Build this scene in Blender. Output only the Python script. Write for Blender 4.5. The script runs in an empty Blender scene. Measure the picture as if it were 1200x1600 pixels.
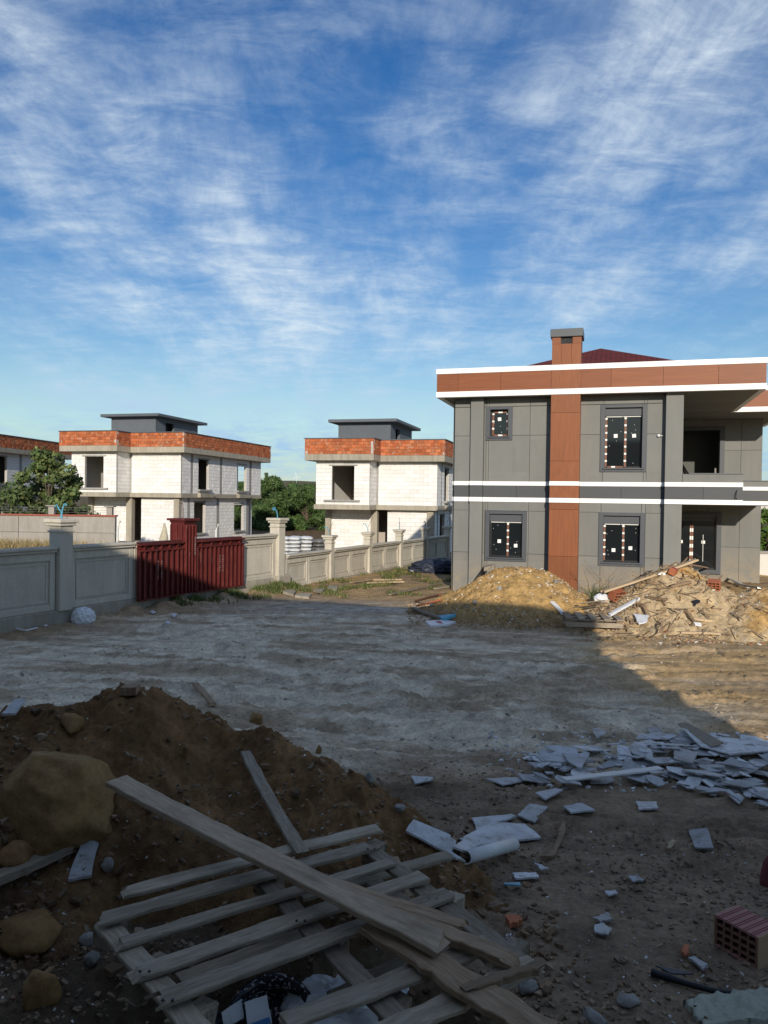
import bpy, bmesh, math, random
import numpy as np
from mathutils import Vector, Matrix, noise as mnoise

random.seed(7); RNG = np.random.default_rng(7)
SC = bpy.context.scene
COL = SC.collection
R = math.radians

# ------------------------------------------------------------------ camera
CAM_H = 3.1; PITCH = R(.907); ROLL = R(.78)
cam_d = bpy.data.cameras.new('camera'); cam = bpy.data.objects.new('camera', cam_d); COL.objects.link(cam)
cam_d.sensor_fit = 'VERTICAL'; cam_d.sensor_height = 36; cam_d.lens = 27.0
cam_d.clip_start = .05; cam_d.clip_end = 9000
cam.matrix_world = Matrix.Translation((0, 0, CAM_H)) @ Matrix.Rotation(R(90) - PITCH, 4, 'X') @ Matrix.Rotation(ROLL, 4, 'Z')
SC.camera = cam

# ------------------------------------------------------------------ sky, sun, exposure
SUN_EL = R(17.0); SUN_AZ = R(1.5)          # azimuth: degrees to the right of straight behind the camera
W = bpy.data.worlds.new('World'); SC.world = W; W.use_nodes = True
nt = W.node_tree; nt.nodes.clear()
def wn(t, **k):
    n = nt.nodes.new(t)
    for a, b in k.items(): setattr(n, a, b)
    return n
def wl(a, b): nt.links.new(a, b)
def wmath(op, a, b=None, clamp=False):
    n = wn('ShaderNodeMath', operation=op, use_clamp=clamp)
    for i, s in enumerate((a, b)):
        if s is None: continue
        if isinstance(s, (int, float)): n.inputs[i].default_value = s
        else: wl(s, n.inputs[i])
    return n.outputs[0]
out = wn('ShaderNodeOutputWorld'); bg = wn('ShaderNodeBackground')
sky = wn('ShaderNodeTexSky', sky_type='NISHITA', sun_disc=False)
sky.sun_elevation = SUN_EL; sky.sun_rotation = math.pi - SUN_AZ
sky.altitude = 100; sky.air_density = 1.15; sky.dust_density = .35; sky.ozone_density = 2.2
bg.inputs['Strength'].default_value = .15
tc = wn('ShaderNodeTexCoord'); sep = wn('ShaderNodeSeparateXYZ'); wl(tc.outputs['Generated'], sep.inputs[0])
zz = wmath('ADD', wmath('MAXIMUM', sep.outputs[2], 0.0), .16)
px = wmath('DIVIDE', sep.outputs[0], zz); py = wmath('DIVIDE', sep.outputs[1], zz)
comb = wn('ShaderNodeCombineXYZ'); wl(px, comb.inputs[0]); wl(py, comb.inputs[1])
def cloud(rot, scale, sc, det, rough, dist, off):
    m = wn('ShaderNodeMapping'); m.inputs['Rotation'].default_value = (0, 0, R(rot)); m.inputs['Scale'].default_value = scale
    m.inputs['Location'].default_value = off; wl(comb.outputs[0], m.inputs[0])
    n = wn('ShaderNodeTexNoise'); n.inputs['Scale'].default_value = sc; n.inputs['Detail'].default_value = det
    n.inputs['Roughness'].default_value = rough; n.inputs['Distortion'].default_value = dist; wl(m.outputs[0], n.inputs['Vector'])
    return n.outputs['Fac']
def wramp(x, a, b):
    n = wn('ShaderNodeMapRange', interpolation_type='SMOOTHSTEP'); n.inputs[1].default_value = a; n.inputs[2].default_value = b; wl(x, n.inputs[0]); return n.outputs[0]
big = wramp(cloud(24, (1.2, .7, 1), .62, 6, .58, .3, (7.1, 5.2, 0)), .33, .64)
wisp = wramp(cloud(30, (2.0, .75, 1), 1.7, 15, .64, .28, (1.2, 7.7, 3)), .32, .78)
fine = wramp(cloud(-52, (1.0, 1.9, 1), 4.2, 14, .68, .35, (9, 3, 5)), .32, .76)
c1 = wmath('MULTIPLY', big, wmath('ADD', wmath('MULTIPLY', wisp, .75), wmath('MULTIPLY', fine, .45)), True)
c2 = wmath('MULTIPLY', wmath('MULTIPLY', wisp, fine), .55)
cl = wmath('ADD', wmath('MULTIPLY', c1, .72), c2, True)
hz = wramp(sep.outputs[2], -.02, .07)
veil = wmath('SUBTRACT', 1.0, wramp(sep.outputs[2], -.05, .42))
cl = wmath('ADD', wmath('MULTIPLY', cl, hz), wmath('MULTIPLY', veil, wmath('ADD', wmath('MULTIPLY', wmath('SUBTRACT', 1.0, wramp(sep.outputs[2], 0.0, .20)), .50), .08)), True)
hsv = wn('ShaderNodeHueSaturation'); hsv.inputs['Saturation'].default_value = 1.42; hsv.inputs['Value'].default_value = .60; hsv.inputs['Hue'].default_value = .515; wl(sky.outputs[0], hsv.inputs['Color'])
mix = wn('ShaderNodeMix', data_type='RGBA'); wl(cl, mix.inputs[0]); wl(hsv.outputs[0], mix.inputs[6])
cmx = wn('ShaderNodeMix', data_type='RGBA'); wl(wramp(sep.outputs[2], .02, .30), cmx.inputs[0]); cmx.inputs[6].default_value = (2.1, 3.3, 4.5, 1); cmx.inputs[7].default_value = (3.9, 4.5, 5.0, 1); wl(cmx.outputs[2], mix.inputs[7])
wl(mix.outputs[2], bg.inputs[0]); wl(bg.outputs[0], out.inputs[0])

sun_d = bpy.data.lights.new('sun', 'SUN'); sun = bpy.data.objects.new('sun', sun_d); COL.objects.link(sun)
sun_d.energy = 3.6; sun_d.angle = R(.53); sun_d.color = (1, .90, .76)
to_sun = Vector((math.sin(SUN_AZ) * math.cos(SUN_EL), -math.cos(SUN_AZ) * math.cos(SUN_EL), math.sin(SUN_EL)))
sun.rotation_euler = to_sun.to_track_quat('Z', 'Y').to_euler(); sun.location = (0, -20, 30)
SC.view_settings.view_transform = 'Standard'; SC.view_settings.look = 'None'
SC.view_settings.exposure = 0.28; SC.view_settings.gamma = 1; SC.view_settings.use_curve_mapping = False

# ------------------------------------------------------------------ pixel <-> place (photograph pixels, 1200 x 1600)
_fw = np.array([0, math.cos(PITCH), -math.sin(PITCH)]); _r0 = np.array([1., 0, 0]); _u0 = np.array([0, math.sin(PITCH), math.cos(PITCH)])
_R = math.cos(ROLL) * _r0 + math.sin(ROLL) * _u0; _U = -math.sin(ROLL) * _r0 + math.cos(ROLL) * _u0
_C = np.array([0, 0, CAM_H])
def ray(u, v): return _fw + _R * ((u - 600) / 1200.) + _U * ((800 - v) / 1200.)
def atY(u, v, Y): d = ray(u, v); return Vector(_C + d * (Y / d[1]))
def atz(u, v, z): d = ray(u, v); return Vector(_C + d * ((z - CAM_H) / d[2]))

# ------------------------------------------------------------------ noise
_perm = RNG.permutation(512); _perm = np.concatenate([_perm, _perm, _perm])
_ga = RNG.random(512) * 2 * np.pi; _gx, _gy = np.cos(_ga), np.sin(_ga)
def perlin(x, y, seed=0):
    xi = np.floor(x).astype(int); yi = np.floor(y).astype(int); xf = x - xi; yf = y - yi
    def g(i, j, fx, fy):
        h = _perm[(_perm[(i + seed * 37) & 511] + j + seed * 11) & 511]
        return _gx[h] * fx + _gy[h] * fy
    u = xf * xf * xf * (xf * (xf * 6 - 15) + 10); w = yf * yf * yf * (yf * (yf * 6 - 15) + 10)
    a = g(xi, yi, xf, yf); b = g(xi + 1, yi, xf - 1, yf); c = g(xi, yi + 1, xf, yf - 1); d = g(xi + 1, yi + 1, xf - 1, yf - 1)
    return (a + (b - a) * u + (c - a) * w + (a - b - c + d) * u * w) * 1.5
def fbm(x, y, o=4, seed=0, gain=.5, lac=2.03):
    s = 0; a = 1
    for k in range(o):
        s = s + a * perlin(x, y, seed + k); x = x * lac + 3.1; y = y * lac + 1.7; a *= gain
    return s
def sstep(a, b, x):
    t = np.clip((x - a) / (b - a), 0, 1); return t * t * (3 - 2 * t)

# ------------------------------------------------------------------ terrain heights
W1 = np.array([-3.43, 24.8]); WD = np.array([-.446, -.895])            # tall concrete wall: far end and direction towards the camera
WN = np.array([.895, -.446])                                           # its yard side
V1 = np.array([-3.32, 24.95]); VD = np.array([.386, .9225])            # low concrete wall beyond it
def wall_side(x, y): return (x - W1[0]) * WN[0] + (y - W1[1]) * WN[1]
TRACKS = [(8.6, -.10, .012, .2), (10.4, .06, -.008, .24), (12.1, .05, -.008, .24), (13.6, -.16, .006, .2), (15.2, -.13, .006, .2), (16.6, .10, .0, .22), (18.3, .08, .0, .22), (11.2, .32, .0, .2), (13.0, .31, .0, .2), (9.5, -.3, .02, .2)]
def tracks(x, y):
    h = np.zeros_like(x); m = np.zeros_like(x)
    for k, (y0, a, c, w) in enumerate(TRACKS):
        d = y - (y0 + a * x + c * x * x + .12 * np.sin(x * .5 + k)); e = np.abs(d); amp = np.clip(.55 + 1.1 * perlin(x * .22 + k * 3.3, x * 0 + k), .0, 1.2) * (x > -9) * (x < 6.5)
        inside = 1 - sstep(w * .85, w * 1.1, e); rim = np.exp(-((e - w * 1.3) / (w * .30)) ** 2)
        bar = np.where(np.sin((x + .45 * e) * 26) > .1, 1., 0.) * inside
        h = h + amp * (-.05 * inside + .055 * rim * np.clip(.6 + .9 * perlin(x * 4.1, y * 4.1, k), 0, 2) + .018 * bar); m = np.maximum(m, inside * np.clip(amp * 1.4, 0, 1))
    return h, m
def pit(x, y):                                                          # rubbish hollow under the pallet
    return 1 / (1 + np.exp(np.clip(9 * (np.sqrt(((x + .40 - .25 * (y - 3.2)) / .80) ** 2 + ((y - 3.15) / .62) ** 2) - 1), -30, 30)))
def ground(x, y):
    x = np.asarray(x, float); y = np.asarray(y, float)
    b = np.interp(y, [-30, 0, 2, 4, 7, 12, 20, 26, 40, 50, 90, 300, 900, 2600, 4500], [1.0, 1.0, .98, .8, .52, .32, .2, .15, .0, -.45, -.45, -4, 4, 60, 40])
    near = 1 - sstep(45, 70, y)
    # retained ground behind the tall wall
    ws = wall_side(x, y)
    b = b + near * .95 * (1 - sstep(-1.6, -.15, ws)) * (1 - sstep(33, 45, y)) * (1 - sstep(-7.5, -5.0, x))
    far = sstep(60, 400, y); b = b + far * 14 * fbm(x / 500., y / 500., 3, 40) * np.clip(y / 1500., 0, 1)
    yard = (ws > -.2) * near
    h = .035 * fbm(x * .45, y * .8, 3, 1)
    # tyre ruts running across the yard
    rutz = sstep(6.2, 8.5, y) * (1 - sstep(19, 24, y))
    yy = y + .10 * x + .35 * np.sin(x * .35 + .6) + .25 * fbm(x * .25, y * .25, 2, 5)
    rut = fbm(x * .22, yy * 1.9, 4, 8, .55)
    h = h + rutz * (.022 * rut - .022 * np.abs(fbm(x * .3 + 5, yy * 2.6, 4, 61, .55)))
    mid = sstep(7.0, 8.6, y) * (1 - sstep(11.5, 15.0, y)) * sstep(-6, -3, x) * (1 - sstep(3.2, 5.5, x))
    r2 = fbm(x * .55 + .3 * y, yy * 1.3, 3, 14); h = h + mid * (.10 * r2 - .07 * np.abs(fbm(x * .9, yy * 1.6, 4, 19, .6)))
    # tread bars
    tread = np.maximum(0, np.sin((x * .95 + .2 * y) * 21)) * np.exp(-((yy - 10.55) / .16) ** 2) + np.maximum(0, np.sin((x * .95 + .1 * y) * 19)) * np.exp(-((yy - 12.3) / .18) ** 2)
    h = h + .028 * tread * sstep(-4.5, -3, x) * (1 - sstep(3, 4.5, x))
    # long curved grooves on the right in front
    g = y - (6.15 - .22 * (x - 1) - .05 * (x - 1) ** 2)
    h = h + sstep(.6, 1.2, x) * (.022 * np.sin(g * 42)) * np.exp(-(g / .28) ** 2)
    clod = np.abs(fbm(x * 3.6, yy * 4.4, 5, 23, .6)); h = h + .055 * (clod - .3) * (.12 + .88 * sstep(.05, .4, fbm(x * .45, yy * .9, 3, 30)))
    tr, tm = tracks(x, y); h = h * (1 - .65 * tm) + tr
    h = h + .012 * fbm(x * 11, y * 11, 2, 33)
    bank = .22 * np.exp(-((ws - .25) / .5) ** 2) * sstep(16, 19, y) * (1 - sstep(24.5, 26, y))
    h = h + bank * (.6 + .6 * fbm(x * 1.3, y * 1.3, 2, 44))
    return b + h * near * np.where(ws > -.2, 1, .6) - .5 * pit(x, y)
_RX = [-4.5, -3.2, -2.6, -2.1, -1.54, -.92, -.43, .08, .49, .95, 1.3]
_RY = [5.0, 5.1, 5.25, 5.6, 5.6, 5.5, 5.2, 5.0, 4.85, 4.6, 4.5]
_RZ = [1.45, 1.50, 1.54, 1.65, 1.63, 1.45, 1.28, 1.09, .88, .62, .36]
def mound_f(x, y):
    x = np.asarray(x, float); y = np.asarray(y, float)
    yr = np.interp(x, _RX, _RY) + .12 * fbm(x * 1.7, x * 0, 2, 70); zr = np.interp(x, _RX, _RZ)
    d = y - yr; k = np.where(d < 0, .42, .85)
    z = zr - k * (np.sqrt(d * d + .05) - .2)
    z = z + .10 * fbm(x * 1.3, y * 1.3, 4, 73) + .075 * (np.abs(fbm(x * 3.4, y * 3.4, 5, 77, .6)) - .25) + .016 * np.abs(fbm(x * 13, y * 13, 3, 79))
    z = z - .62 * pit(x, y)      # hollow under the pallet
    z = z - .16 * np.exp(-((x + 1.05) ** 2 / .10 + (y - 5.1) ** 2 / .05))
    z = z - .30 * np.exp(-((x + 1.2) ** 2 / .25 + (y - 4.0) ** 2 / .12))
    return z
def heap(cx, cy, rx, ry, hh, seed, p=1.0, ang=0):
    ca, sa = math.cos(ang), math.sin(ang)
    def f(x, y):
        x = np.asarray(x, float); y = np.asarray(y, float)
        dx = (x - cx) * ca + (y - cy) * sa; dy = -(x - cx) * sa + (y - cy) * ca
        r = np.sqrt((dx / rx) ** 2 + (dy / ry) ** 2) * (1 + .13 * fbm(x * .7, y * .7, 3, seed + 4))
        z = hh * (1 - np.sqrt(r * r * p + .012) + .10)
        return .22 + z + .09 * fbm(x * 1.1, y * 1.1, 4, seed) + .06 * (np.abs(fbm(x * 3.3, y * 3.3, 4, seed + 9)) - .25) + .02 * fbm(x * 9, y * 9, 2, seed + 2)
    return f
mound_a = heap(3.5, 19.6, 2.45, 2.0, 1.27, 90)
def mound_b(x, y):
    a = heap(7.0, 18.3, 2.3, 1.9, 1.42, 110)(x, y); b = heap(8.9, 17.8, 2.5, 1.9, .95, 125)(x, y); c = heap(5.4, 17.2, 1.3, 1.0, .38, 131)(x, y)
    return np.maximum(np.maximum(a, b), c)
def surf(x, y):
    x = np.asarray(x, float); y = np.asarray(y, float)
    z = ground(x, y)
    z = np.where((y < 8) & (x < 1.4), np.maximum(z, mound_f(x, y)), z)
    z = np.where((y > 14) & (y < 24), np.maximum(z, np.maximum(mound_a(x, y), mound_b(x, y))), z)
    return z
def hit(u, v, y0=1.8, y1=60.):
    d = ray(u, v); ys = np.geomspace(y0, y1, 900); t = ys / d[1]
    X = d[0] * t; Z = CAM_H + d[2] * t; s = surf(X, ys)
    k = np.argmax(Z <= s)
    return Vector((X[k], ys[k], float(s[k])))
def sz(x, y): return float(surf(np.array([x]), np.array([y]))[0])

# ------------------------------------------------------------------ materials
MATS = {}
class NB:
    def __init__(s, name, rough=.8, metal=0., spec=.3):
        s.m = bpy.data.materials.new(name); s.m.use_nodes = True; s.t = s.m.node_tree
        s.b = s.t.nodes['Principled BSDF']; s.b.inputs['Roughness'].default_value = rough; s.b.inputs['Metallic'].default_value = metal
        s.b.inputs['Specular IOR Level'].default_value = spec; MATS[name] = s.m; s._c = None
    def n(s, t, **k):
        n = s.t.nodes.new(t)
        for a, b in k.items(): setattr(n, a, b)
        return n
    def l(s, a, b): s.t.links.new(a, b)
    def coord(s, scale=(1, 1, 1), obj=True, out=None):
        tcn = s.n('ShaderNodeTexCoord'); mp = s.n('ShaderNodeMapping'); mp.inputs['Scale'].default_value = scale
        if obj:
            oi = s.n('ShaderNodeObjectInfo'); mu = s.n('ShaderNodeMath', operation='MULTIPLY'); mu.inputs[1].default_value = 57.
            s.l(oi.outputs['Random'], mu.inputs[0]); cb = s.n('ShaderNodeCombineXYZ'); s.l(mu.outputs[0], cb.inputs[0]); s.l(mu.outputs[0], cb.inputs[2]); s.l(cb.outputs[0], mp.inputs['Location'])
        s.l(tcn.outputs[out or 'Object'], mp.inputs[0]); return mp.outputs[0]
    def world(s, scale=(1, 1, 1)):
        g = s.n('ShaderNodeNewGeometry'); mp = s.n('ShaderNodeMapping'); mp.inputs['Scale'].default_value = scale; s.l(g.outputs['Position'], mp.inputs[0]); return mp.outputs[0]
    def noise(s, vec, sc, det=6, rough=.6, dist=0.):
        n = s.n('ShaderNodeTexNoise'); n.inputs['Scale'].default_value = sc; n.inputs['Detail'].default_value = det; n.inputs['Roughness'].default_value = rough
        n.inputs['Distortion'].default_value = dist; s.l(vec, n.inputs['Vector']); return n.outputs['Fac']
    def ramp(s, x, stops):
        r = s.n('ShaderNodeValToRGB'); e = r.color_ramp.elements
        while len(e) < len(stops): e.new(.5)
        for k, (p, c) in enumerate(stops):
            e[k].position = p; e[k].color = (*c, 1) if not isinstance(c, (int, float)) else (c, c, c, 1)
        s.l(x, r.inputs[0]); return r.outputs[0]
    def mix(s, f, a, b, mode='MIX'):
        m = s.n('ShaderNodeMix', data_type='RGBA', blend_type=mode)
        for i, x in ((0, f), (6, a), (7, b)):
            if isinstance(x, (int, float)): m.inputs[i].default_value = x
            elif isinstance(x, tuple): m.inputs[i].default_value = (*x, 1)
            else: s.l(x, m.inputs[i])
        return m.outputs[2]
    def rand(s, lo, hi):
        oi = s.n('ShaderNodeObjectInfo'); mr = s.n('ShaderNodeMapRange'); mr.inputs[3].default_value = lo; mr.inputs[4].default_value = hi; s.l(oi.outputs['Random'], mr.inputs[0]); return mr.outputs[0]
    def scale(s, col, val):
        cb = s.n('ShaderNodeCombineColor')
        for i in range(3): s.l(val, cb.inputs[i])
        return s.mix(1.0, col, cb.outputs[0], 'MULTIPLY')
    def attr(s, name): a = s.n('ShaderNodeAttribute'); a.attribute_name = name; return a.outputs['Color']
    def color(s, c):
        if isinstance(c, tuple): s.b.inputs['Base Color'].default_value = (*c, 1)
        else: s.l(c, s.b.inputs['Base Color'])
        return s
    def rough(s, x, a, b):
        mr = s.n('ShaderNodeMapRange'); mr.inputs[3].default_value = a; mr.inputs[4].default_value = b; s.l(x, mr.inputs[0]); s.l(mr.outputs[0], s.b.inputs['Roughness']); return s
    def bump(s, h, st=.3, d=.01):
        b = s.n('ShaderNodeBump'); b.inputs['Strength'].default_value = st; b.inputs['Distance'].default_value = d; s.l(h, b.inputs['Height'])
        if s._c is not None: s.l(s._c, b.inputs['Normal'])
        s._c = b.outputs[0]; s.l(b.outputs[0], s.b.inputs['Normal']); return s
def plain(name, c, rough=.7, var=.12, sc=3., bump=.15, bd=.004, spec=.3, metal=0., world=False, rnd=.06):
    b = NB(name, rough, metal, spec); v = b.world() if world else b.coord()
    n = b.noise(v, sc, 7, .65); f = b.noise(v, sc * 14, 4, .7)
    lo = tuple(x * (1 - var) for x in c); hi = tuple(min(1, x * (1 + var)) for x in c)
    col = b.ramp(n, [(.3, lo), (.7, hi)]); col = b.mix(.25, col, b.ramp(f, [(.3, tuple(x * .75 for x in c)), (.7, tuple(min(1, x * 1.15) for x in c))]))
    if rnd: col = b.scale(col, b.rand(1 - rnd, 1 + rnd))
    b.color(col)
    if bump: b.bump(f, bump, bd)
    return b
def concrete(name, c, streak=.35):
    b = NB(name, .9, 0, .2); v = b.coord()
    n1 = b.noise(v, .9, 8, .62); n2 = b.noise(v, 22, 5, .7); n3 = b.noise(b.coord((1.6, 1.6, .22)), 3.2, 6, .65)
    col = b.ramp(n1, [(.28, tuple(x * .72 for x in c)), (.5, c), (.75, tuple(min(1, x * 1.16) for x in c))])
    col = b.mix(streak, col, b.ramp(n3, [(.35, tuple(x * .45 for x in c)), (.62, tuple(min(1, x * 1.1) for x in c))]))
    col = b.mix(.22, col, b.ramp(n2, [(.3, tuple(x * .5 for x in c)), (.65, tuple(min(1, x * 1.2) for x in c))]))
    b.color(b.scale(col, b.rand(.93, 1.06))); b.bump(n2, .3, .006); b.bump(n1, .2, .02); return b
concrete('concrete', (.33, .31, .28)); concrete('concrete_slab', (.38, .345, .28), .5); concrete('concrete_column', (.33, .325, .31), .3); concrete('fence_concrete', (.53, .49, .41), .24)
plain('aac', (.76, .75, .73), .92, .07, 2.2, .3, .004, rnd=.09); plain('mortar', (.46, .44, .41), .95, .15, 3)
plain('interior', (.42, .37, .32), .9, .12, 1.5)
plain('white_paint', (.86, .86, .85), .5, .02, 2, .05, .002, rnd=.01); 
b = NB('cladding', .66, 0, .25); v = b.coord(); n = b.noise(v, 1.1, 7, .62); f = b.noise(b.world(), 30, 4, .65); st_ = b.noise(b.world((3, 3, .3)), 1.3, 6, .6)
col = b.ramp(n, [(.3, (.170, .172, .163)), (.7, (.192, .194, .184))]); col = b.mix(b.ramp(st_, [(.48, 0.), (.75, .30)]), col, (.25, .24, .21)); col = b.scale(col, b.rand(.94, 1.05))
g_ = b.n('ShaderNodeNewGeometry'); sp_ = b.n('ShaderNodeSeparateXYZ'); b.l(g_.outputs['Position'], sp_.inputs[0]); mr_ = b.n('ShaderNodeMapRange'); mr_.inputs[1].default_value = 1.5; mr_.inputs[2].default_value = .2; b.l(sp_.outputs[2], mr_.inputs[0])
mu_ = b.n('ShaderNodeMath', operation='MULTIPLY'); b.l(mr_.outputs[0], mu_.inputs[0]); b.l(b.ramp(b.noise(b.world(), 2.6, 8, .7), [(.35, 0.), (.7, .9)]), mu_.inputs[1]); col = b.mix(mu_.outputs[0], col, (.36, .27, .16)); b.color(col); b.bump(f, .12, .0015)
plain('dark_cladding', (.072, .077, .083), .55, .06, 2, .1, .0015, rnd=.04); plain('trim', (.075, .082, .095), .5, .05, 3, .08, .001, rnd=.03)
plain('soffit', (.21, .205, .185), .7, .06, 1.2); plain('box_grey', (.105, .12, .14), .75, .1, 1.4)
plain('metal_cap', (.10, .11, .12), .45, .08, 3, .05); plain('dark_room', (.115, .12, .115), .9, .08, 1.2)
plain('black_frame', (.02, .021, .023), .4, .1, 3, .03); plain('tape_brown', (.20, .085, .05), .5, .25, 9, .05); plain('sticker', (.84, .84, .82), .6, .02, 3, 0)
plain('rust_rebar', (.16, .08, .05), .8, .3, 20); plain('blue_tube', (.10, .33, .46), .45, .1, 5, 0); plain('pipe_white', (.62, .62, .60), .42, .12, 7, .06)
plain('cloth_black', (.018, .020, .026), .7, .3, 4, .2, .01); plain('tarp', (.028, .034, .055), .45, .3, 4, .2, .01); plain('steel', (.35, .35, .34), .4, .1, 5, .05, metal=.6)
plain('hose', (.02, .021, .025), .45, .2, 8, .1); plain('white_plastic', (.70, .72, .74), .38, .06, 5, .1, .004, spec=.4); plain('print_blue', (.06, .23, .50), .5, .1, 6, 0); plain('print_teal', (.05, .36, .33), .5, .1, 6, 0)
plain('print_dark', (.05, .055, .07), .5, .1, 6, 0); plain('print_red', (.45, .05, .05), .5, .1, 6, 0); plain('chalk', (.42, .38, .36), .9, .2, 20, 0); plain('turbine', (.8, .8, .8), .5, .02, 2, 0)
plain('insulation', (.52, .53, .42), .95, .18, 8, .8, .02)
b = NB('timber_panel', .5, 0, .35)                                    # brown wood-look cladding
v = b.coord((7, 7, .55)); g = b.noise(v, 2.6, 8, .6, .4); g2 = b.noise(b.coord((60, 60, 1.5)), 2, 3, .6)
col = b.ramp(g, [(.25, (.15, .045, .014)), (.5, (.215, .066, .020)), (.78, (.29, .095, .032))]); col = b.mix(.25, col, b.ramp(g2, [(.3, (.12, .036, .012)), (.7, (.28, .092, .03))]))
b.color(b.scale(col, b.rand(.9, 1.08)))
b = NB('timber_fascia', .5, 0, .35)
v = b.coord((.55, .55, 7)); g = b.noise(v, 2.6, 8, .6, .4); col = b.ramp(g, [(.25, (.165, .048, .016)), (.5, (.215, .066, .022)), (.78, (.265, .085, .03))]); b.color(b.scale(col, b.rand(.93, 1.06)))
b = NB('window_glass', .04, 0, .5); b.color((.012, .015, .017))
b.bump(b.noise(b.coord(), 1.2, 2, .5), .05, .01)
b = NB('parapet_brick', .9, 0, .2)
col = b.attr('col'); n = b.noise(b.world(), 5, 6, .65); f = b.noise(b.world(), 40, 3, .6)
col = b.mix(b.ramp(n, [(.56, 0.), (.70, .8)]), col, (.50, .42, .34)); col = b.mix(.2, col, b.ramp(f, [(.3, (.15, .05, .02)), (.7, (.5, .2, .1))])); b.color(col); b.bump(f, .4, .01)
plain('brick_clay', (.40, .135, .065), .85, .2, 5, .4, .006); plain('brick_pale', (.40, .20, .17), .85, .14, 6, .35, .004); plain('brick_side', (.36, .24, .14), .88, .14, 6, .35, .004); plain('brick_groove', (.20, .055, .055), .85, .15, 9, .2)
plain('brick_web', (.24, .12, .085), .9, .15, 6, .2); plain('brick_hole_shade', (.05, .03, .024), .95, .2, 5, .1)  # web darkened and hole tone near black, painting the shade inside the holes
b = NB('shingle', .9, 0, .2); v = b.coord()
br = b.n('ShaderNodeTexBrick'); br.offset = .5; br.inputs['Scale'].default_value = 1; br.inputs['Brick Width'].default_value = .34; br.inputs['Row Height'].default_value = .14; br.inputs['Mortar Size'].default_value = .02
br.inputs['Color1'].default_value = (.17, .032, .030, 1); br.inputs['Color2'].default_value = (.12, .024, .024, 1); br.inputs['Mortar'].default_value = (.035, .010, .011, 1); b.l(b.coord(out='UV', obj=False), br.inputs['Vector'])
b.color(br.outputs['Color']); b.bump(br.outputs['Fac'], -.5, .02)
b = NB('red_steel', .55, 0, .4); v = b.coord(); n = b.noise(v, 2.2, 7, .66); f = b.noise(b.coord((3, 3, .5)), 6, 6, .7)
col = b.ramp(n, [(.25, (.062, .009, .009)), (.55, (.105, .015, .013)), (.8, (.15, .030, .022))]); col = b.mix(b.ramp(f, [(.60, 0.), (.75, .7)]), col, (.30, .17, .13)); b.color(b.scale(col, b.rand(.9, 1.1))); b.bump(n, .15, .006)
def wood(name, dark, mid, light, rnd=.27):
    b = NB(name, .85, 0, .2); v = b.coord((1.2, 14, 14)); g = b.noise(v, 3.4, 9, .66, .6); k = b.noise(b.coord((1.5, 5, 5)), 1.6, 4, .6, 1.2); f = b.noise(b.coord((5, 90, 90)), 3, 4, .6); s = b.noise(b.coord(), 9, 5, .6)
    col = b.ramp(g, [(.28, dark), (.5, mid), (.74, light)]); col = b.mix(b.ramp(k, [(.52, 0.), (.74, .75)]), col, dark)
    col = b.mix(.35, col, b.ramp(f, [(.3, tuple(x * .5 for x in dark)), (.7, light)])); col = b.mix(b.ramp(s, [(.66, 0.), (.72, .4)]), col, tuple(min(1, x * 1.4) for x in light)); mud = b.noise(b.coord(), 3.1, 7, .68); col = b.mix(b.ramp(mud, [(.54, 0.), (.72, .5)]), col, (.13, .09, .055))
    b.color(b.scale(col, b.rand(1 - rnd, 1 + rnd))); b.bump(f, .5, .003); b.bump(g, .35, .005); return b
wood('wood_grey', (.15, .115, .08), (.32, .265, .195), (.47, .405, .315)); wood('wood_brown', (.15, .095, .055), (.31, .215, .135), (.44, .32, .215)); wood('wood_pale', (.20, .145, .095), (.38, .29, .20), (.52, .42, .31)); wood('wood_fresh', (.34, .24, .14), (.48, .36, .22), (.60, .48, .33))
b = NB('soil', 1., 0, .05)
v = b.world(); n1 = b.noise(v, 3.3, 9, .68); n2 = b.noise(v, 24, 7, .7); n3 = b.noise(v, 120, 3, .7)
col = b.attr('col'); col = b.scale(col, b.ramp(n1, [(.25, .62), (.5, 1.), (.75, 1.32)])); col = b.scale(col, b.ramp(n2, [(.25, .55), (.5, 1.), (.72, 1.3)]))
col = b.mix(b.ramp(n3, [(.70, 0.), (.78, .22)]), col, (.45, .41, .35))
b.color(col); b.bump(n2, .7, .03); b.bump(n3, .5, .008)
def rock(name, a, c, d):
    b = NB(name, .92, 0, .15); v = b.coord(); n = b.noise(v, 2.4, 9, .65, .5); f = b.noise(v, 30, 5, .7); s = b.noise(b.coord((1, 1, 4)), 3, 6, .6, .8)
    col = b.ramp(n, [(.25, a), (.5, c), (.75, d)]); col = b.mix(.35, col, b.ramp(s, [(.3, a), (.7, d)])); col = b.scale(col, b.ramp(f, [(.25, .7), (.7, 1.2)])); b.color(b.scale(col, b.rand(.85, 1.12))); b.bump(f, .5, .01); b.bump(n, .5, .04)
rock('rock_ochre', (.15, .080, .031), (.275, .162, .066), (.38, .245, .115)); rock('rock_grey', (.16, .15, .135), (.27, .255, .23), (.40, .385, .36)); rock('rock_pale', (.42, .38, .28), (.52, .47, .35), (.62, .57, .45)); rock('rock_rust', (.15, .07, .03), (.24, .125, .055), (.30, .18, .09))
b = NB('slab', .6, 0, .3); v = b.coord(); n = b.noise(v, 2.6, 8, .62, .4); f = b.noise(v, 26, 5, .68); s = b.noise(v, 7, 6, .7)
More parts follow.
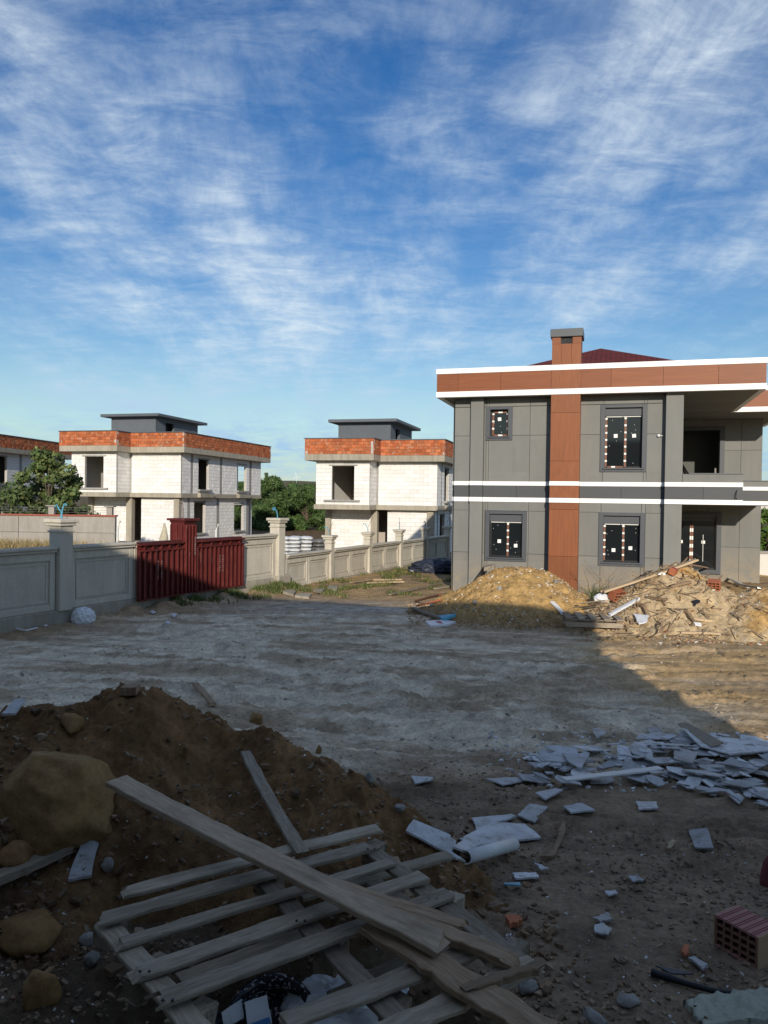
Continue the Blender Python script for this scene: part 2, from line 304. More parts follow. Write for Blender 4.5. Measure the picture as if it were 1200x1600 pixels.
col = b.ramp(n, [(.3, (.47, .48, .49)), (.7, (.70, .71, .72))]); col = b.mix(b.ramp(s, [(.50, 0.), (.70, .8)]), col, (.26, .20, .14)); col = b.mix(b.ramp(f, [(.58, 0.), (.70, .65)]), col, (.13, .10, .08)); b.color(b.scale(col, b.rand(.55, 1.05))); b.bump(f, .2, .003)
b = NB('leaf', .6, 0, .3); col = b.attr('col'); b.color(col); b.b.inputs['Subsurface Weight'].default_value = 0
try: b.b.inputs['Transmission Weight'].default_value = 0
except Exception: pass
b = NB('chips', .9, 0, .2); b.color(b.attr('col'))
b = NB('enamel', .25, 0, .5); v = b.coord(); n = b.noise(v, 55, 2, .5); b.color(b.ramp(n, [(.58, (.016, .017, .028)), (.64, (.55, .55, .58))]))
plain('bark', (.10, .075, .055), .95, .25, 6, .5, .01); plain('far_wall', (.62, .60, .56), .9, .05, 1); plain('far_roof', (.36, .13, .08), .9, .1, 2); plain('coping_red', (.28, .085, .06), .8, .15, 4)
M = MATS

# ------------------------------------------------------------------ mesh helpers
def tag(o, label, cat, group=None, kind=None):
    if label: o['label'] = label
    if cat: o['category'] = cat
    if group: o['group'] = group
    if kind: o['kind'] = kind
    return o
def link(o, parent=None):
    COL.objects.link(o)
    if parent is not None: o.parent = parent
    return o
def empty(name, loc=(0, 0, 0), rz=0., label=None, cat=None, group=None):
    o = bpy.data.objects.new(name, None); o.empty_display_size = .2; o.location = loc; o.rotation_euler = (0, 0, rz); link(o)
    if label: tag(o, label, cat, group)
    return o
class MB:
    def __init__(s): s.v = []; s.f = []
    def box(s, x0, x1, y0, y1, z0, z1):
        n = len(s.v); s.v += [(x0, y0, z0), (x1, y0, z0), (x1, y1, z0), (x0, y1, z0), (x0, y0, z1), (x1, y0, z1), (x1, y1, z1), (x0, y1, z1)]
        s.f += [tuple(n + i for i in q) for q in ((3, 2, 1, 0), (4, 5, 6, 7), (0, 1, 5, 4), (1, 2, 6, 5), (2, 3, 7, 6), (3, 0, 4, 7))]; return s
    def prism(s, pts, z0, z1):
        n = len(s.v); k = len(pts)
        s.v += [(x, y, z0) for x, y in pts] + [(x, y, z1) for x, y in pts]
        s.f += [tuple(n + i for i in range(k - 1, -1, -1)), tuple(n + k + i for i in range(k))] + [(n + i, n + (i + 1) % k, n + k + (i + 1) % k, n + k + i) for i in range(k)]; return s
    def bar(s, p, q, w, h, up=(0, 0, 1)):
        p = Vector(p); q = Vector(q); d = (q - p).normalized(); u = Vector(up)
        if abs(d.dot(u)) > .98: u = Vector((0, 1, 0))
        a = d.cross(u).normalized(); c = a.cross(d)
        n = len(s.v); s.v += [tuple(b + a * (i * w / 2) + c * (j * h / 2)) for b in (p, q) for i, j in ((-1, -1), (1, -1), (1, 1), (-1, 1))]
        s.f += [tuple(n + i for i in t) for t in ((3, 2, 1, 0), (4, 5, 6, 7), (0, 1, 5, 4), (1, 2, 6, 5), (2, 3, 7, 6), (3, 0, 4, 7))]; return s
    def tube(s, pts, r, k=8, cap=True):
        pts = [Vector(p) for p in pts]; rs = r if isinstance(r, (list, tuple)) else [r] * len(pts); n = len(s.v)
        for i, p in enumerate(pts):
            d = (pts[min(i + 1, len(pts) - 1)] - pts[max(i - 1, 0)]).normalized(); u = Vector((0, 0, 1)) if abs(d.z) < .95 else Vector((1, 0, 0))
            a = d.cross(u).normalized(); c = a.cross(d)
            s.v += [tuple(p + a * (rs[i] * math.cos(t * 2 * math.pi / k)) + c * (rs[i] * math.sin(t * 2 * math.pi / k))) for t in range(k)]
        for i in range(len(pts) - 1):
            for t in range(k): s.f.append((n + i * k + t, n + i * k + (t + 1) % k, n + (i + 1) * k + (t + 1) % k, n + (i + 1) * k + t))
        if cap: s.f.append(tuple(n + t for t in range(k - 1, -1, -1))); s.f.append(tuple(n + (len(pts) - 1) * k + t for t in range(k)))
        return s
    def build(s, name, mat, parent=None, bevel=0., smooth=False):
        me = bpy.data.meshes.new(name); me.from_pydata(s.v, [], s.f)
        bm = bmesh.new(); bm.from_mesh(me); bmesh.ops.recalc_face_normals(bm, faces=bm.faces)
        if bevel: bmesh.ops.bevel(bm, geom=list(bm.edges), offset=bevel, segments=1, affect='EDGES')
        bm.to_mesh(me); bm.free()
        if smooth: me.shade_smooth()
        me.materials.append(M[mat]); o = bpy.data.objects.new(name, me); return link(o, parent)
def B(name, mat, parent, *a, bevel=0.): return MB().box(*a).build(name, mat, parent, bevel)
UNIT = {}
def unit(mat):
    if mat not in UNIT:
        me = bpy.data.meshes.new('piece_' + mat); m = MB().box(-.5, .5, -.5, .5, -.5, .5); me.from_pydata(m.v, [], m.f); me.materials.append(M[mat]); me.update(); UNIT[mat] = me
    return UNIT[mat]
def piece(name, mat, parent, x0, x1, y0, y1, z0, z1):
    o = bpy.data.objects.new(name, unit(mat)); o.location = ((x0 + x1) / 2, (y0 + y1) / 2, (z0 + z1) / 2); o.scale = (x1 - x0, y1 - y0, z1 - z0); return link(o, parent)
def cells(xs, zs, holes):
    out = []
    for a, b_ in zip(xs[:-1], xs[1:]):
        for c, d in zip(zs[:-1], zs[1:]):
            mx, mz = (a + b_) / 2, (c + d) / 2
            if not any(h[0] < mx < h[1] and h[2] < mz < h[3] for h in holes): out.append((a, b_, c, d))
    return out
def split_rect(x0, x1, z0, z1, holes):
    xs = sorted({x0, x1, *[min(max(h[i], x0), x1) for h in holes for i in (0, 1)]}); zs = sorted({z0, z1, *[min(max(h[i], z0), z1) for h in holes for i in (2, 3)]})
    return cells(xs, zs, holes)
def grid_mesh(name, X, Y, Z, mat, colr=None, parent=None):
    r, c = X.shape; me = bpy.data.meshes.new(name)
    co = np.stack([X, Y, Z], -1).reshape(-1, 3)
    i = np.arange(r * c).reshape(r, c); q = np.stack([i[:-1, :-1], i[:-1, 1:], i[1:, 1:], i[1:, :-1]], -1).reshape(-1, 4)
    me.vertices.add(len(co)); me.vertices.foreach_set('co', co.ravel()); me.loops.add(q.size); me.loops.foreach_set('vertex_index', q.ravel())
    me.polygons.add(len(q)); me.polygons.foreach_set('loop_start', np.arange(0, q.size, 4)); me.polygons.foreach_set('loop_total', np.full(len(q), 4))
    me.update(calc_edges=True); me.shade_smooth()
    if colr is not None:
        at = me.color_attributes.new('col', 'FLOAT_COLOR', 'POINT'); at.data.foreach_set('color', np.concatenate([colr.reshape(-1, 3), np.ones((len(co), 1))], 1).ravel())
    me.materials.append(M[mat]); o = bpy.data.objects.new(name, me); return link(o, parent)
def raw_mesh(name, co, faces_flat, k, mat, colr=None, parent=None, smooth=False):
    """faces all of k corners; colr per vertex"""
    me = bpy.data.meshes.new(name); co = np.asarray(co, float).reshape(-1, 3); q = np.asarray(faces_flat, int).reshape(-1, k)
    me.vertices.add(len(co)); me.vertices.foreach_set('co', co.ravel()); me.loops.add(q.size); me.loops.foreach_set('vertex_index', q.ravel())
    me.polygons.add(len(q)); me.polygons.foreach_set('loop_start', np.arange(0, q.size, k)); me.polygons.foreach_set('loop_total', np.full(len(q), k)); me.update(calc_edges=True)
    me.shade_smooth() if smooth else me.shade_flat()
    if colr is not None:
        at = me.color_attributes.new('col', 'FLOAT_COLOR', 'POINT'); at.data.foreach_set('color', np.concatenate([np.asarray(colr).reshape(-1, 3), np.ones((len(co), 1))], 1).ravel())
    me.materials.append(M[mat]); o = bpy.data.objects.new(name, me); return link(o, parent)
def C3(*c): return np.array(c)
def lerp(a, b, t): return a + (b - a) * t[..., None]

# ------------------------------------------------------------------ ground
rows = np.concatenate([np.linspace(-60, 1.2, 24)[:-1], np.geomspace(1.2, 46, 700), np.geomspace(46, 4500, 46)[1:]])
core = np.linspace(-1, 1, 560); side = np.array([1.06, 1.2, 1.5, 2.1, 3.5, 7, 16, 40])
ss = np.concatenate([-side[::-1], core, side]); wd = np.interp(rows, [-60, 0, 1.2, 46, 4500], [3.0, 3.0, 3.2, 26., 2600.])
GX = wd[:, None] * ss[None, :]; GY = np.repeat(rows[:, None], len(ss), 1); GZ = ground(GX, GY)
def ground_color(x, y):
    n = fbm(x * .35, y * .6, 4, 201); n2 = fbm(x * .42 + 3, (y + .10 * x + .3 * np.sin(x * .4)) * 1.15, 6, 207, .62); n3 = fbm(x * 2.2, y * 3.2, 4, 212)
    ws = wall_side(x, y)
    grey = C3(.64, .545, .41); brown = C3(.31, .22, .135); ochre = C3(.52, .35, .165); dark = C3(.25, .183, .124); blue = C3(.46, .42, .355)
    c = np.zeros(x.shape + (3,)) + brown
    gm = sstep(6.3, 8.3, y + .8 * n - .12 * x) * (1 - sstep(19.5, 22.5, y + .25 * x + 1.0 * n)); gm = gm * (1 - .85 * sstep(3.6, 5.2, x - .1 * (y - 12) + .8 * n))
    n4 = fbm(x * 1.1 + 7, (y + .10 * x) * 3.2, 5, 231, .62); n5 = fbm(x * .18, y * .35, 3, 236)
    gm = gm * (1 - .66 * sstep(.04, .34, n2)) * (1 - .45 * sstep(.12, .45, n4)) * (1 - .5 * sstep(.05, .5, n5 + .06 * (y - 15))) * (.25 + .75 * sstep(.2, 2.2, ws + .8 * n))
    tm = tracks(x, y)[1]; gm = np.clip(gm + .30 * tm * sstep(6.5, 8.5, y) * (gm > .1), 0, 1)
    c = lerp(c, np.broadcast_to(grey, c.shape), np.clip(gm, 0, 1))
    bl = np.exp(-((x + .6) / 2.6) ** 2 - ((y - 20.3) / 1.4) ** 2); c = lerp(c, np.broadcast_to(blue, c.shape), np.clip(bl * 1.3 * (.6 + .8 * n), 0, 1))
    oc = sstep(3.2, 5.0, x + .7 * n) * sstep(8.0, 10.5, y + .5 * n) * (1 - sstep(26, 30, y)); oc = oc * (.45 + .55 * sstep(-.4, .3, n2))
    c = lerp(c, np.broadcast_to(ochre, c.shape), np.clip(oc, 0, 1) * .8)
    oc2 = sstep(21.5, 23.5, y + .3 * x) * (1 - sstep(40, 46, y)); c = lerp(c, np.broadcast_to(ochre * .95, c.shape), np.clip(oc2 * .7 * (.6 + n), 0, 1))
    fg = 1 - sstep(6.0, 8.2, y + 1.1 * n - .12 * x); c = lerp(c, dark * (.48 + .52 * sstep(-.6, .8, x + .4 * n))[..., None], np.clip(fg, 0, 1))  # brown earth darker to the left, with shade of the pallet hollow painted in
    gr = sstep(22.8, 24.5, y + .3 * x) * (1 - sstep(36, 44, y)) * sstep(-.05, .4, fbm(x * .8, y * .5, 3, 220)) * (x < 4); c = lerp(c, np.broadcast_to(C3(.085, .10, .030), c.shape), np.clip(gr * .8, 0, 1))
    far = sstep(44, 60, y); c = lerp(c, np.broadcast_to(C3(.16, .105, .06), c.shape), far); ff = sstep(120, 400, y)
    c = lerp(c, np.broadcast_to(C3(.15, .13, .085), c.shape), ff * (.5 + .5 * (n > 0)))
    ret = (ws < -.2) & (y < 46); c = np.where(ret[..., None], C3(.25, .20, .12) * (1 + .3 * n[..., None]), c)
    return c * (1 + .22 * n3[..., None])
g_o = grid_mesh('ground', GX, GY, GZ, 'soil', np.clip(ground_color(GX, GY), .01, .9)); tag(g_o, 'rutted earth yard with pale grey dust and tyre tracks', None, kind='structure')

# ------------------------------------------------------------------ soil mounds
def mound_mesh(name, f, x0, x1, y0, y1, nx, ny, colf, label):
    X, Y = np.meshgrid(np.linspace(x0, x1, nx), np.linspace(y0, y1, ny)); Z = f(X, Y); g = ground(X, Y); Z = np.maximum(Z, g - .25)
    e = np.minimum(np.minimum(X - x0, x1 - X), np.minimum(Y - y0, y1 - Y)); Z = np.where(e < .02, g - .3, Z)
    o = grid_mesh(name, X, Y, Z, 'soil', np.clip(colf(X, Y, Z), .01, .9)); return tag(o, label, 'mound', 'heaps of earth and rubble')
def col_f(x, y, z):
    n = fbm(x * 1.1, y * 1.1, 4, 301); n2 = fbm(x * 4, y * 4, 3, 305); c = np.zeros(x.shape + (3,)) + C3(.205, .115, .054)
    c = lerp(c, np.broadcast_to(C3(.105, .072, .044), c.shape), 1 - sstep(3.5, 4.6, y + .5 * n)); c = lerp(c, np.broadcast_to(C3(.25, .145, .07), c.shape), np.clip(n, 0, 1) * .7)  # near side of the mound darker, adding painted shade around the hollow
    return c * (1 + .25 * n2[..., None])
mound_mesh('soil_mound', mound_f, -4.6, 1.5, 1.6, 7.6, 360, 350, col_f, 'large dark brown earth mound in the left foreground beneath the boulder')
def col_a(x, y, z):
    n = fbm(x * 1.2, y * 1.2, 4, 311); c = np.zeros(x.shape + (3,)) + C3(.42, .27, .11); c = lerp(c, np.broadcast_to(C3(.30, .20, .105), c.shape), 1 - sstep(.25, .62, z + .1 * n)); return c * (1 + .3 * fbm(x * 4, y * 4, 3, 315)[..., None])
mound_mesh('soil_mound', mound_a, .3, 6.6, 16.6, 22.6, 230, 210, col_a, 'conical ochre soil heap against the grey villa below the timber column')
def col_b(x, y, z):
    n = fbm(x * .8, y * .8, 4, 321); c = np.zeros(x.shape + (3,)) + C3(.45, .345, .21); c = lerp(c, np.broadcast_to(C3(.44, .275, .11), c.shape), np.clip(sstep(7.6, 9.2, x + 1.2 * n) + .6 * n, 0, 1)); return c * (1 + .28 * fbm(x * 3.6, y * 3.6, 3, 325)[..., None])
mound_mesh('rubble_mound', mound_b, 3.6, 12.2, 15.0, 21.4, 290, 230, col_b, 'pale earth mound strewn with planks and rubble before the balcony')

# ------------------------------------------------------------------ grey villa
HP = atY(704, 780, 25); HA = -R(16.7)
def make_villa():
    h = empty('villa', (HP.x, 25, 0), HA, 'finished grey clad villa with timber brown chimney column and white bands', 'house')
    wins = {'ul': (1.12, 1.97, 5.05, 6.13), 'll': (1.15, 2.47, 1.2, 2.80), 'ur': (4.66, 6.02, 4.05, 6.11), 'lr': (4.66, 6.01, 1.17, 2.81)}
    holes = [(a + .14, b_ - .14, c + .12, d - .1) for a, b_, c, d in wins.values()]
    # core walls
    m = MB()
    for a, b_, c, d in split_rect(.11, 6.6, -.4, 6.40, holes): m.box(a, b_, .02, .27, c, d)
    m.box(0, .25, .3, 10.6, -.4, 6.40); m.box(6.78, 7.0, .27, 7.8, -.4, 6.4); m.box(.25, 10.5, 10.35, 10.6, -.4, 6.4); m.box(10.25, 10.5, 8.05, 10.35, -.4, 6.4)
    rear = [(7.3, 8.98, 3.7, 5.98), (7.3, 8.9, .55, 2.62)]
    for a, b_, c, d in split_rect(7.0, 10.5, -.4, 6.4, rear): m.box(a, b_, 7.82, 8.05, c, d)
    w = m.build('wall', 'cladding', h)
    # rooms behind the openings
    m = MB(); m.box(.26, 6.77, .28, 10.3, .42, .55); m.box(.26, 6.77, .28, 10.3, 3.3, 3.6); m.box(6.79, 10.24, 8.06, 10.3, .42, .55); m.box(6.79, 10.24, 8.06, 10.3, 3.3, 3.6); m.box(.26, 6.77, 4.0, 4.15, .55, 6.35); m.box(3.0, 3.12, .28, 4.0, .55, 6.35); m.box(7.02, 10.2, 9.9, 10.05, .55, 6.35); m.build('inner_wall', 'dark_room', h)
    # cladding panels, main facade
    def panels(y, xs, zs, hl, mat='cladding', g=.006, t=.022):
        for a, b_, c, d in cells(xs, zs, []):
            for p in split_rect(a + g, b_ - g, c + g, d - g, hl):
                if p[1] - p[0] > .03 and p[3] - p[2] > .03: piece('cladding_panel', mat, h, p[0], p[1], y - t, y + .02, p[2], p[3])
    U, L = [3.74, 5.2, 6.40], [-.4, 1.45, 3.09]
    wl_ = list(wins.values())
    panels(0, [.11, .64], U, wl_); panels(0, [.11, .64], L, wl_)
    panels(0, [1.07, 1.22, 2.52, 3.18], U, wl_); panels(0, [1.07, 1.22, 2.52, 3.18], L, wl_)
    panels(0, [4.05, 4.75, 5.93, 6.53], U, wl_); panels(0, [4.05, 4.72, 5.9, 6.53], L, wl_)
    panels(.3, [0, .10], U, []); panels(.3, [0, .10], L, [])
    B('pilaster', 'cladding', h, .66, 1.07, -.2, .0, -.4, 3.085, bevel=.006); B('pilaster', 'cladding', h, .66, 1.07, -.2, .0, 3.745, 6.40, bevel=.006)
    B('pilaster', 'cladding', h, 6.53, 7.02, -.3, .26, -.4, 3.085, bevel=.006); B('pilaster', 'cladding', h, 6.53, 7.02, -.3, .26, 3.745, 6.40, bevel=.006)
    # storey bands following the relief
    prof = [(0, .11, .3), (.11, .66, 0), (.66, 1.07, -.2), (1.07, 3.18, 0), (4.07, 6.53, 0), (6.53, 8.66, -.3)]
    for a, b_, y in prof:
        e = .02
        B('white_band', 'white_paint', h, a, b_, y - .05, y + .15, 3.09, 3.23); B('white_band', 'white_paint', h, a, b_, y - .05, y + .15, 3.61, 3.74)
        for p, q in (zip([a, (a + b_) / 2], [(a + b_) / 2, b_]) if b_ - a > 1.5 else [(a, b_)]): piece('dark_band_panel', 'dark_cladding', h, p + .004, q - .004, y - .03, y + .12, 3.232, 3.608)
    # timber chimney column
    zs = [-.4, 1.45, 2.88, 3.09]; B('column_core', 'dark_cladding', h, 3.24, 4.03, -.50, .02, -.4, 8.1)
    for c, d in ((-.4, 1.45), (1.45, 2.88), (2.88, 3.085), (3.235, 3.605), (3.745, 4.36), (4.36, 5.83), (5.83, 6.385)):
        piece('timber_panel', 'timber_panel', h, 3.2, 4.07, -.56, .015, c + .004, d - .004)
    B('white_band', 'white_paint', h, 3.19, 4.08, -.59, -.2, 3.09, 3.23); B('white_band', 'white_paint', h, 3.19, 4.08, -.59, -.2, 3.61, 3.74)
    # fascia round the roof
    def fascia(x0, x1, y0, y1, joints=None, skip=None):
        ax = 0 if abs(x1 - x0) > abs(y1 - y0) else 1
        B('white_trim', 'white_paint', h, x0 - .015, x1 + .015, y0 - .015, y1 + .015, 6.39, 6.56, bevel=.004); B('white_trim', 'white_paint', h, x0 - .02, x1 + .02, y0 - .02, y1 + .02, 7.13, 7.29, bevel=.004)
        lo, hi = (x0, x1) if ax == 0 else (y0, y1); js = joints or list(np.linspace(lo, hi, max(2, int((hi - lo) / 1.45) + 1)))
        for p, q in zip(js[:-1], js[1:]):
            if ax == 0: piece('fascia_panel', 'timber_fascia', h, p + .004, q - .004, y0, y1, 6.562, 7.128)
            else: piece('fascia_panel', 'timber_fascia', h, x0, x1, p + .004, q - .004, 6.562, 7.128)
    fascia(-.39, 9.18, -.55, -.40, [-.39, .30, 1.65, 3.2, 4.07, 4.95, 6.42, 7.92, 9.18]); fascia(-.39, -.24, -.38, 11.0); fascia(9.03, 9.18, -.38, 5.0); fascia(9.03, 11.1, 5.18, 5.33); fascia(10.95, 11.1, 5.36, 11.0)
    piece('timber_panel', 'timber_panel', h, 3.2, 4.07, -.575, -.5, 6.565, 7.125)
    B('soffit', 'soffit', h, -.25, 9.04, -.41, 11, 6.40, 6.52); B('soffit', 'soffit', h, 9.05, 10.97, 5.3, 11, 6.40, 6.52)
    for k in range(9): B('soffit_slat', 'soffit', h, 7.06, 9.03, -.3 + k * .85, .53 + k * .85, 6.386, 6.398)
    B('roof_deck', 'metal_cap', h, -.25, 9.04, -.41, 11, 7.05, 7.12)
    # chimney above the roof
    for p, q in ((3.2, 3.49), (3.49, 3.78), (3.78, 4.07)): piece('timber_panel', 'timber_panel', h, p + .003, q - .003, -.56, .2, 7.292, 7.92)
    for p, q in ((3.2, 3.46), (3.81, 4.07)): piece('timber_panel', 'timber_panel', h, p, q, -.56, .2, 7.924, 8.13)
    B('chimney_vent', 'black_frame', h, 3.46, 3.81, -.50, .1, 7.924, 8.13); B('chimney_cap', 'metal_cap', h, 3.15, 4.12, -.62, .26, 8.13, 8.37, bevel=.01)
    # hipped shingle roof
    me = bpy.data.meshes.new('roof'); A = Vector((4.5, 6.0, 9.0)); c4 = [Vector(p) for p in ((-.2, .6, 7.0), (9.2, .6, 7.0), (9.2, 11.3, 7.0), (-.2, 11.3, 7.0))]
    vs = []; fs = []; uv = []
    for k in range(4):
        p, q = c4[k], c4[(k + 1) % 4]; n = len(vs); vs += [p, q, A]; fs.append((n, n + 1, n + 2)); wdt = (q - p).length; ht = ((p + q) / 2 - A).length; uv += [(0, 0), (wdt, 0), (wdt / 2, ht)]
    me.from_pydata([tuple(v_) for v_ in vs], [], fs); ul = me.uv_layers.new()
    for i, t in enumerate(uv): ul.data[i].uv = t
    me.materials.append(M['shingle']); link(bpy.data.objects.new('roof', me), h)
    # windows
    def window(key, mode):
        a, b_, c, d = wins[key]; wdt = .14
        w_ = MB(); w_.box(a, a + wdt, -.06, .2, c, d).box(b_ - wdt, b_, -.06, .2, c, d).box(a + wdt, b_ - wdt, -.06, .2, d - .1, d).box(a + wdt, b_ - wdt, -.06, .2, c, c + .12)
        w_ = w_.build('window', 'trim', h, bevel=.004)
        ia, ib, ic, id_ = a + wdt, b_ - wdt, c + .12, d - .1
        B('sill', 'trim', w_, ia - .06, ib + .06, -.11, .1, ic - .045, ic - .001, bevel=.004)
        top = id_
        if mode != 'small':
            top = id_ - .24; B('shutter_box', 'trim', w_, ia + .002, ib - .002, .04, .25, top, id_ - .002)
            for p, q in ((ia + .03, (ia + ib) / 2 - .04), ((ia + ib) / 2 - .02, ib - .03)): piece('tape', 'sticker', w_, p, q, .09, .10, top - .035, top - .004)
        fr = MB(); e = .05
        fr.box(ia, ia + e, .11, .17, ic, top).box(ib - e, ib, .11, .17, ic, top).box(ia + e, ib - e, .11, .17, top - e, top).box(ia + e, ib - e, .11, .17, ic, ic + e)
        mx = ia + (ib - ia) * .55
        if mode != 'small': fr.box(mx - .045, mx + .045, .105, .17, ic + e, top - e)
        fr = fr.build('frame', 'black_frame', w_)
        pn = [(ia + e, ib - e)] if mode == 'small' else [(ia + e, mx - .045), (mx + .045, ib - e)]
        for p, q in pn:
            B('pane', 'window_glass', w_, p, q, .135, .145, ic + e, top - e)
            s = .055; cx, cz = (p + q) / 2 + random.uniform(-.03, .03), ic + (top - ic) * (.62 if mode == 'tall' else (.66 if mode == 'small' else random.uniform(.3, .45)))
            st = piece('sticker', 'sticker', w_, cx - s, cx + s, .128, .132, cz - s, cz + s); st.rotation_euler = (0, random.uniform(-.1, .1), 0)
            for _ in range(4):
                dx, dz = random.uniform(p + .03, q - .03), random.uniform(ic + .1, top - .1); r_ = .007
                piece('spacer_dot', 'sticker', w_, dx - r_, dx + r_, .128, .132, dz - r_, dz + r_)
        def tape_v(x, z0, z1):
            n = max(3, int((z1 - z0) / .20)); st = (z1 - z0) / n
            for k in range(n): piece('tape', 'tape_brown', w_, x - .026, x + .026, .0985, .1035, z0 + k * st, z0 + (k + 1) * st - .062); piece('tape', 'sticker', w_, x - .03 + random.uniform(-.006, .006), x + .032, .098, .104, z0 + (k + 1) * st - .06, z0 + (k + 1) * st - .004)
        def tape_h(x0, x1, z):
            n = max(2, int((x1 - x0) / .11)); st = (x1 - x0) / n
            for k in range(n): piece('tape', 'sticker' if k % 3 == 1 else 'tape_brown', w_, x0 + k * st, x0 + (k + 1) * st, .098, .104, z - .022, z + .022)
        if mode == 'small':
            tape_v(ia + .08, ic + .06, top - .1); tape_v(ib - .03, ic + .06, top - .1); tape_h(ia + .1, ib - .06, ic + .05); tape_h(ia + .1, ib - .06, top - .08)
        elif mode == 'tall':
            tape_v(ia + .03, ic + .04, top - .05); tape_v(mx, ic + .04, top - .04); tape_h(ia + .08, mx - .06, ic + .04)
        elif mode == 'mid': tape_v(ia + .035, ic + .04, top - .05); tape_v(mx, ic + .03, top - .04)
        else: tape_v(mx, ic + .03, top - .04)
    window('ul', 'small'); window('ll', 'plain'); window('ur', 'tall'); window('lr', 'mid')
    # rear wing wall face and openings
    y = 7.8
    for zs_, hl in (([3.4, 5.2, 6.4], [(7.1, 9.16, 3.4, 6.13)]), ([-.4, 1.45, 3.1], [(7.1, 9.1, .35, 2.80)])):
        panels(y, [7.03, 7.6, 8.6, 9.75, 10.5], zs_, hl)
    def door(x0, x1, z0, z1, kind):
        t = MB(); t.box(x0, x0 + .17, y - .07, y + .16, z0, z1).box(x1 - .17, x1, y - .07, y + .16, z0, z1).box(x0 + .17, x1 - .17, y - .07, y + .16, z1 - .15, z1)
        if kind == 'glazed': t.box(x0 + .17, x1 - .17, y - .07, y + .16, z0, z0 + .17)
        t = t.build('balcony_door', 'trim', h, bevel=.004)
        if kind == 'glazed':
            ia, ib, ic, id_ = x0 + .17, x1 - .17, z0 + .17, z1 - .15; top = id_ - .22; B('shutter_box', 'trim', t, ia, ib, y + .05, y + .2, top, id_ - .002); mx = ia + (ib - ia) * .46
            f = MB(); f.box(ia, ia + .06, y + .1, y + .16, ic, top).box(ib - .06, ib, y + .1, y + .16, ic, top).box(mx - .05, mx + .05, y + .09, y + .16, ic, top).box(ia + .06, mx - .05, y + .1, y + .16, ic, ic + .06).box(mx + .05, ib - .06, y + .1, y + .16, ic, ic + .06); f.build('frame', 'black_frame', t)
            for p, q, s in ((ia + .06, mx - .05, .5), (mx + .05, ib - .06, .5)):
                B('pane', 'window_glass', t, p, q, y + .125, y + .135, ic + .06, top); cx = p + (q - p) * s; piece('sticker', 'sticker', t, cx - .065, cx + .065, y + .118, y + .122, 1.55, 1.67)
            for xx in (mx - .03, mx + .04):
                for k in range(11): piece('tape', 'sticker' if k % 2 else 'tape_brown', t, xx - .028, xx + .028, y + .078, y + .084, ic + .06 + k * .155, ic + .06 + (k + 1) * .155 - .01)
            piece('door_handle', 'steel', t, mx + .42, mx + .445, y + .08, y + .10, .85, 1.9)
    door(7.1, 9.16, 3.5, 6.13, 'open'); door(7.1, 9.1, .38, 2.80, 'glazed')
    for k, (dx, w_) in enumerate(((.0, .10), (.16, .07), (.3, .05))): MB().bar((7.30 + dx, 8.0, 5.0 - k * .12), (8.05 + dx, 8.9, 3.66), w_, .05).build('leaning_board', 'black_frame', h)
    piece('post', 'soffit', h, 8.80, 8.86, 7.6, 7.66, 3.7, 4.5)
    # balcony slabs and parapets
    B('balcony_slab', 'soffit', h, 7.03, 8.62, -.14, 7.79, 3.05, 3.6); B('balcony_slab', 'soffit', h, 8.63, 10.35, 5.45, 7.79, 3.06, 3.58)
    B('parapet', 'cladding', h, 7.03, 8.66, -.3, -.15, 3.745, 3.98); B('parapet_coping', 'metal_cap', h, 7.2, 8.68, -.33, -.12, 3.982, 4.01)
    B('parapet', 'cladding', h, 8.66, 10.4, 5.3, 5.45, 3.745, 3.93); B('parapet_coping', 'metal_cap', h, 8.64, 10.43, 5.27, 5.48, 3.932, 3.965)
    B('white_band', 'white_paint', h, 8.64, 10.42, 5.25, 5.44, 3.09, 3.23); B('white_band', 'white_paint', h, 8.64, 10.42, 5.25, 5.44, 3.61, 3.74); piece('dark_band_panel', 'dark_cladding', h, 8.65, 10.4, 5.27, 5.42, 3.232, 3.608)
    B('parapet', 'cladding', h, 8.52, 8.66, -.1, 5.24, 3.1, 3.98)
    # capped wall light point
    m = MB(); m.tube([(6.35, -.02, 5.14), (6.35, -.06, 5.14), (6.35, -.11, 5.14)], [.05, .055, .03], 10); m.tube([(6.35, -.08, 5.14), (6.46, -.12, 5.13)], .012, 6); m.build('wall_light', 'white_plastic', h)
    MB().tube([(8.5, -.36, 3.52), (8.47, -.4, 3.42), (8.46, -.4, 3.3), (8.5, -.36, 3.26)], .012, 5).build('cable', 'hose', h)
    return h
make_villa()

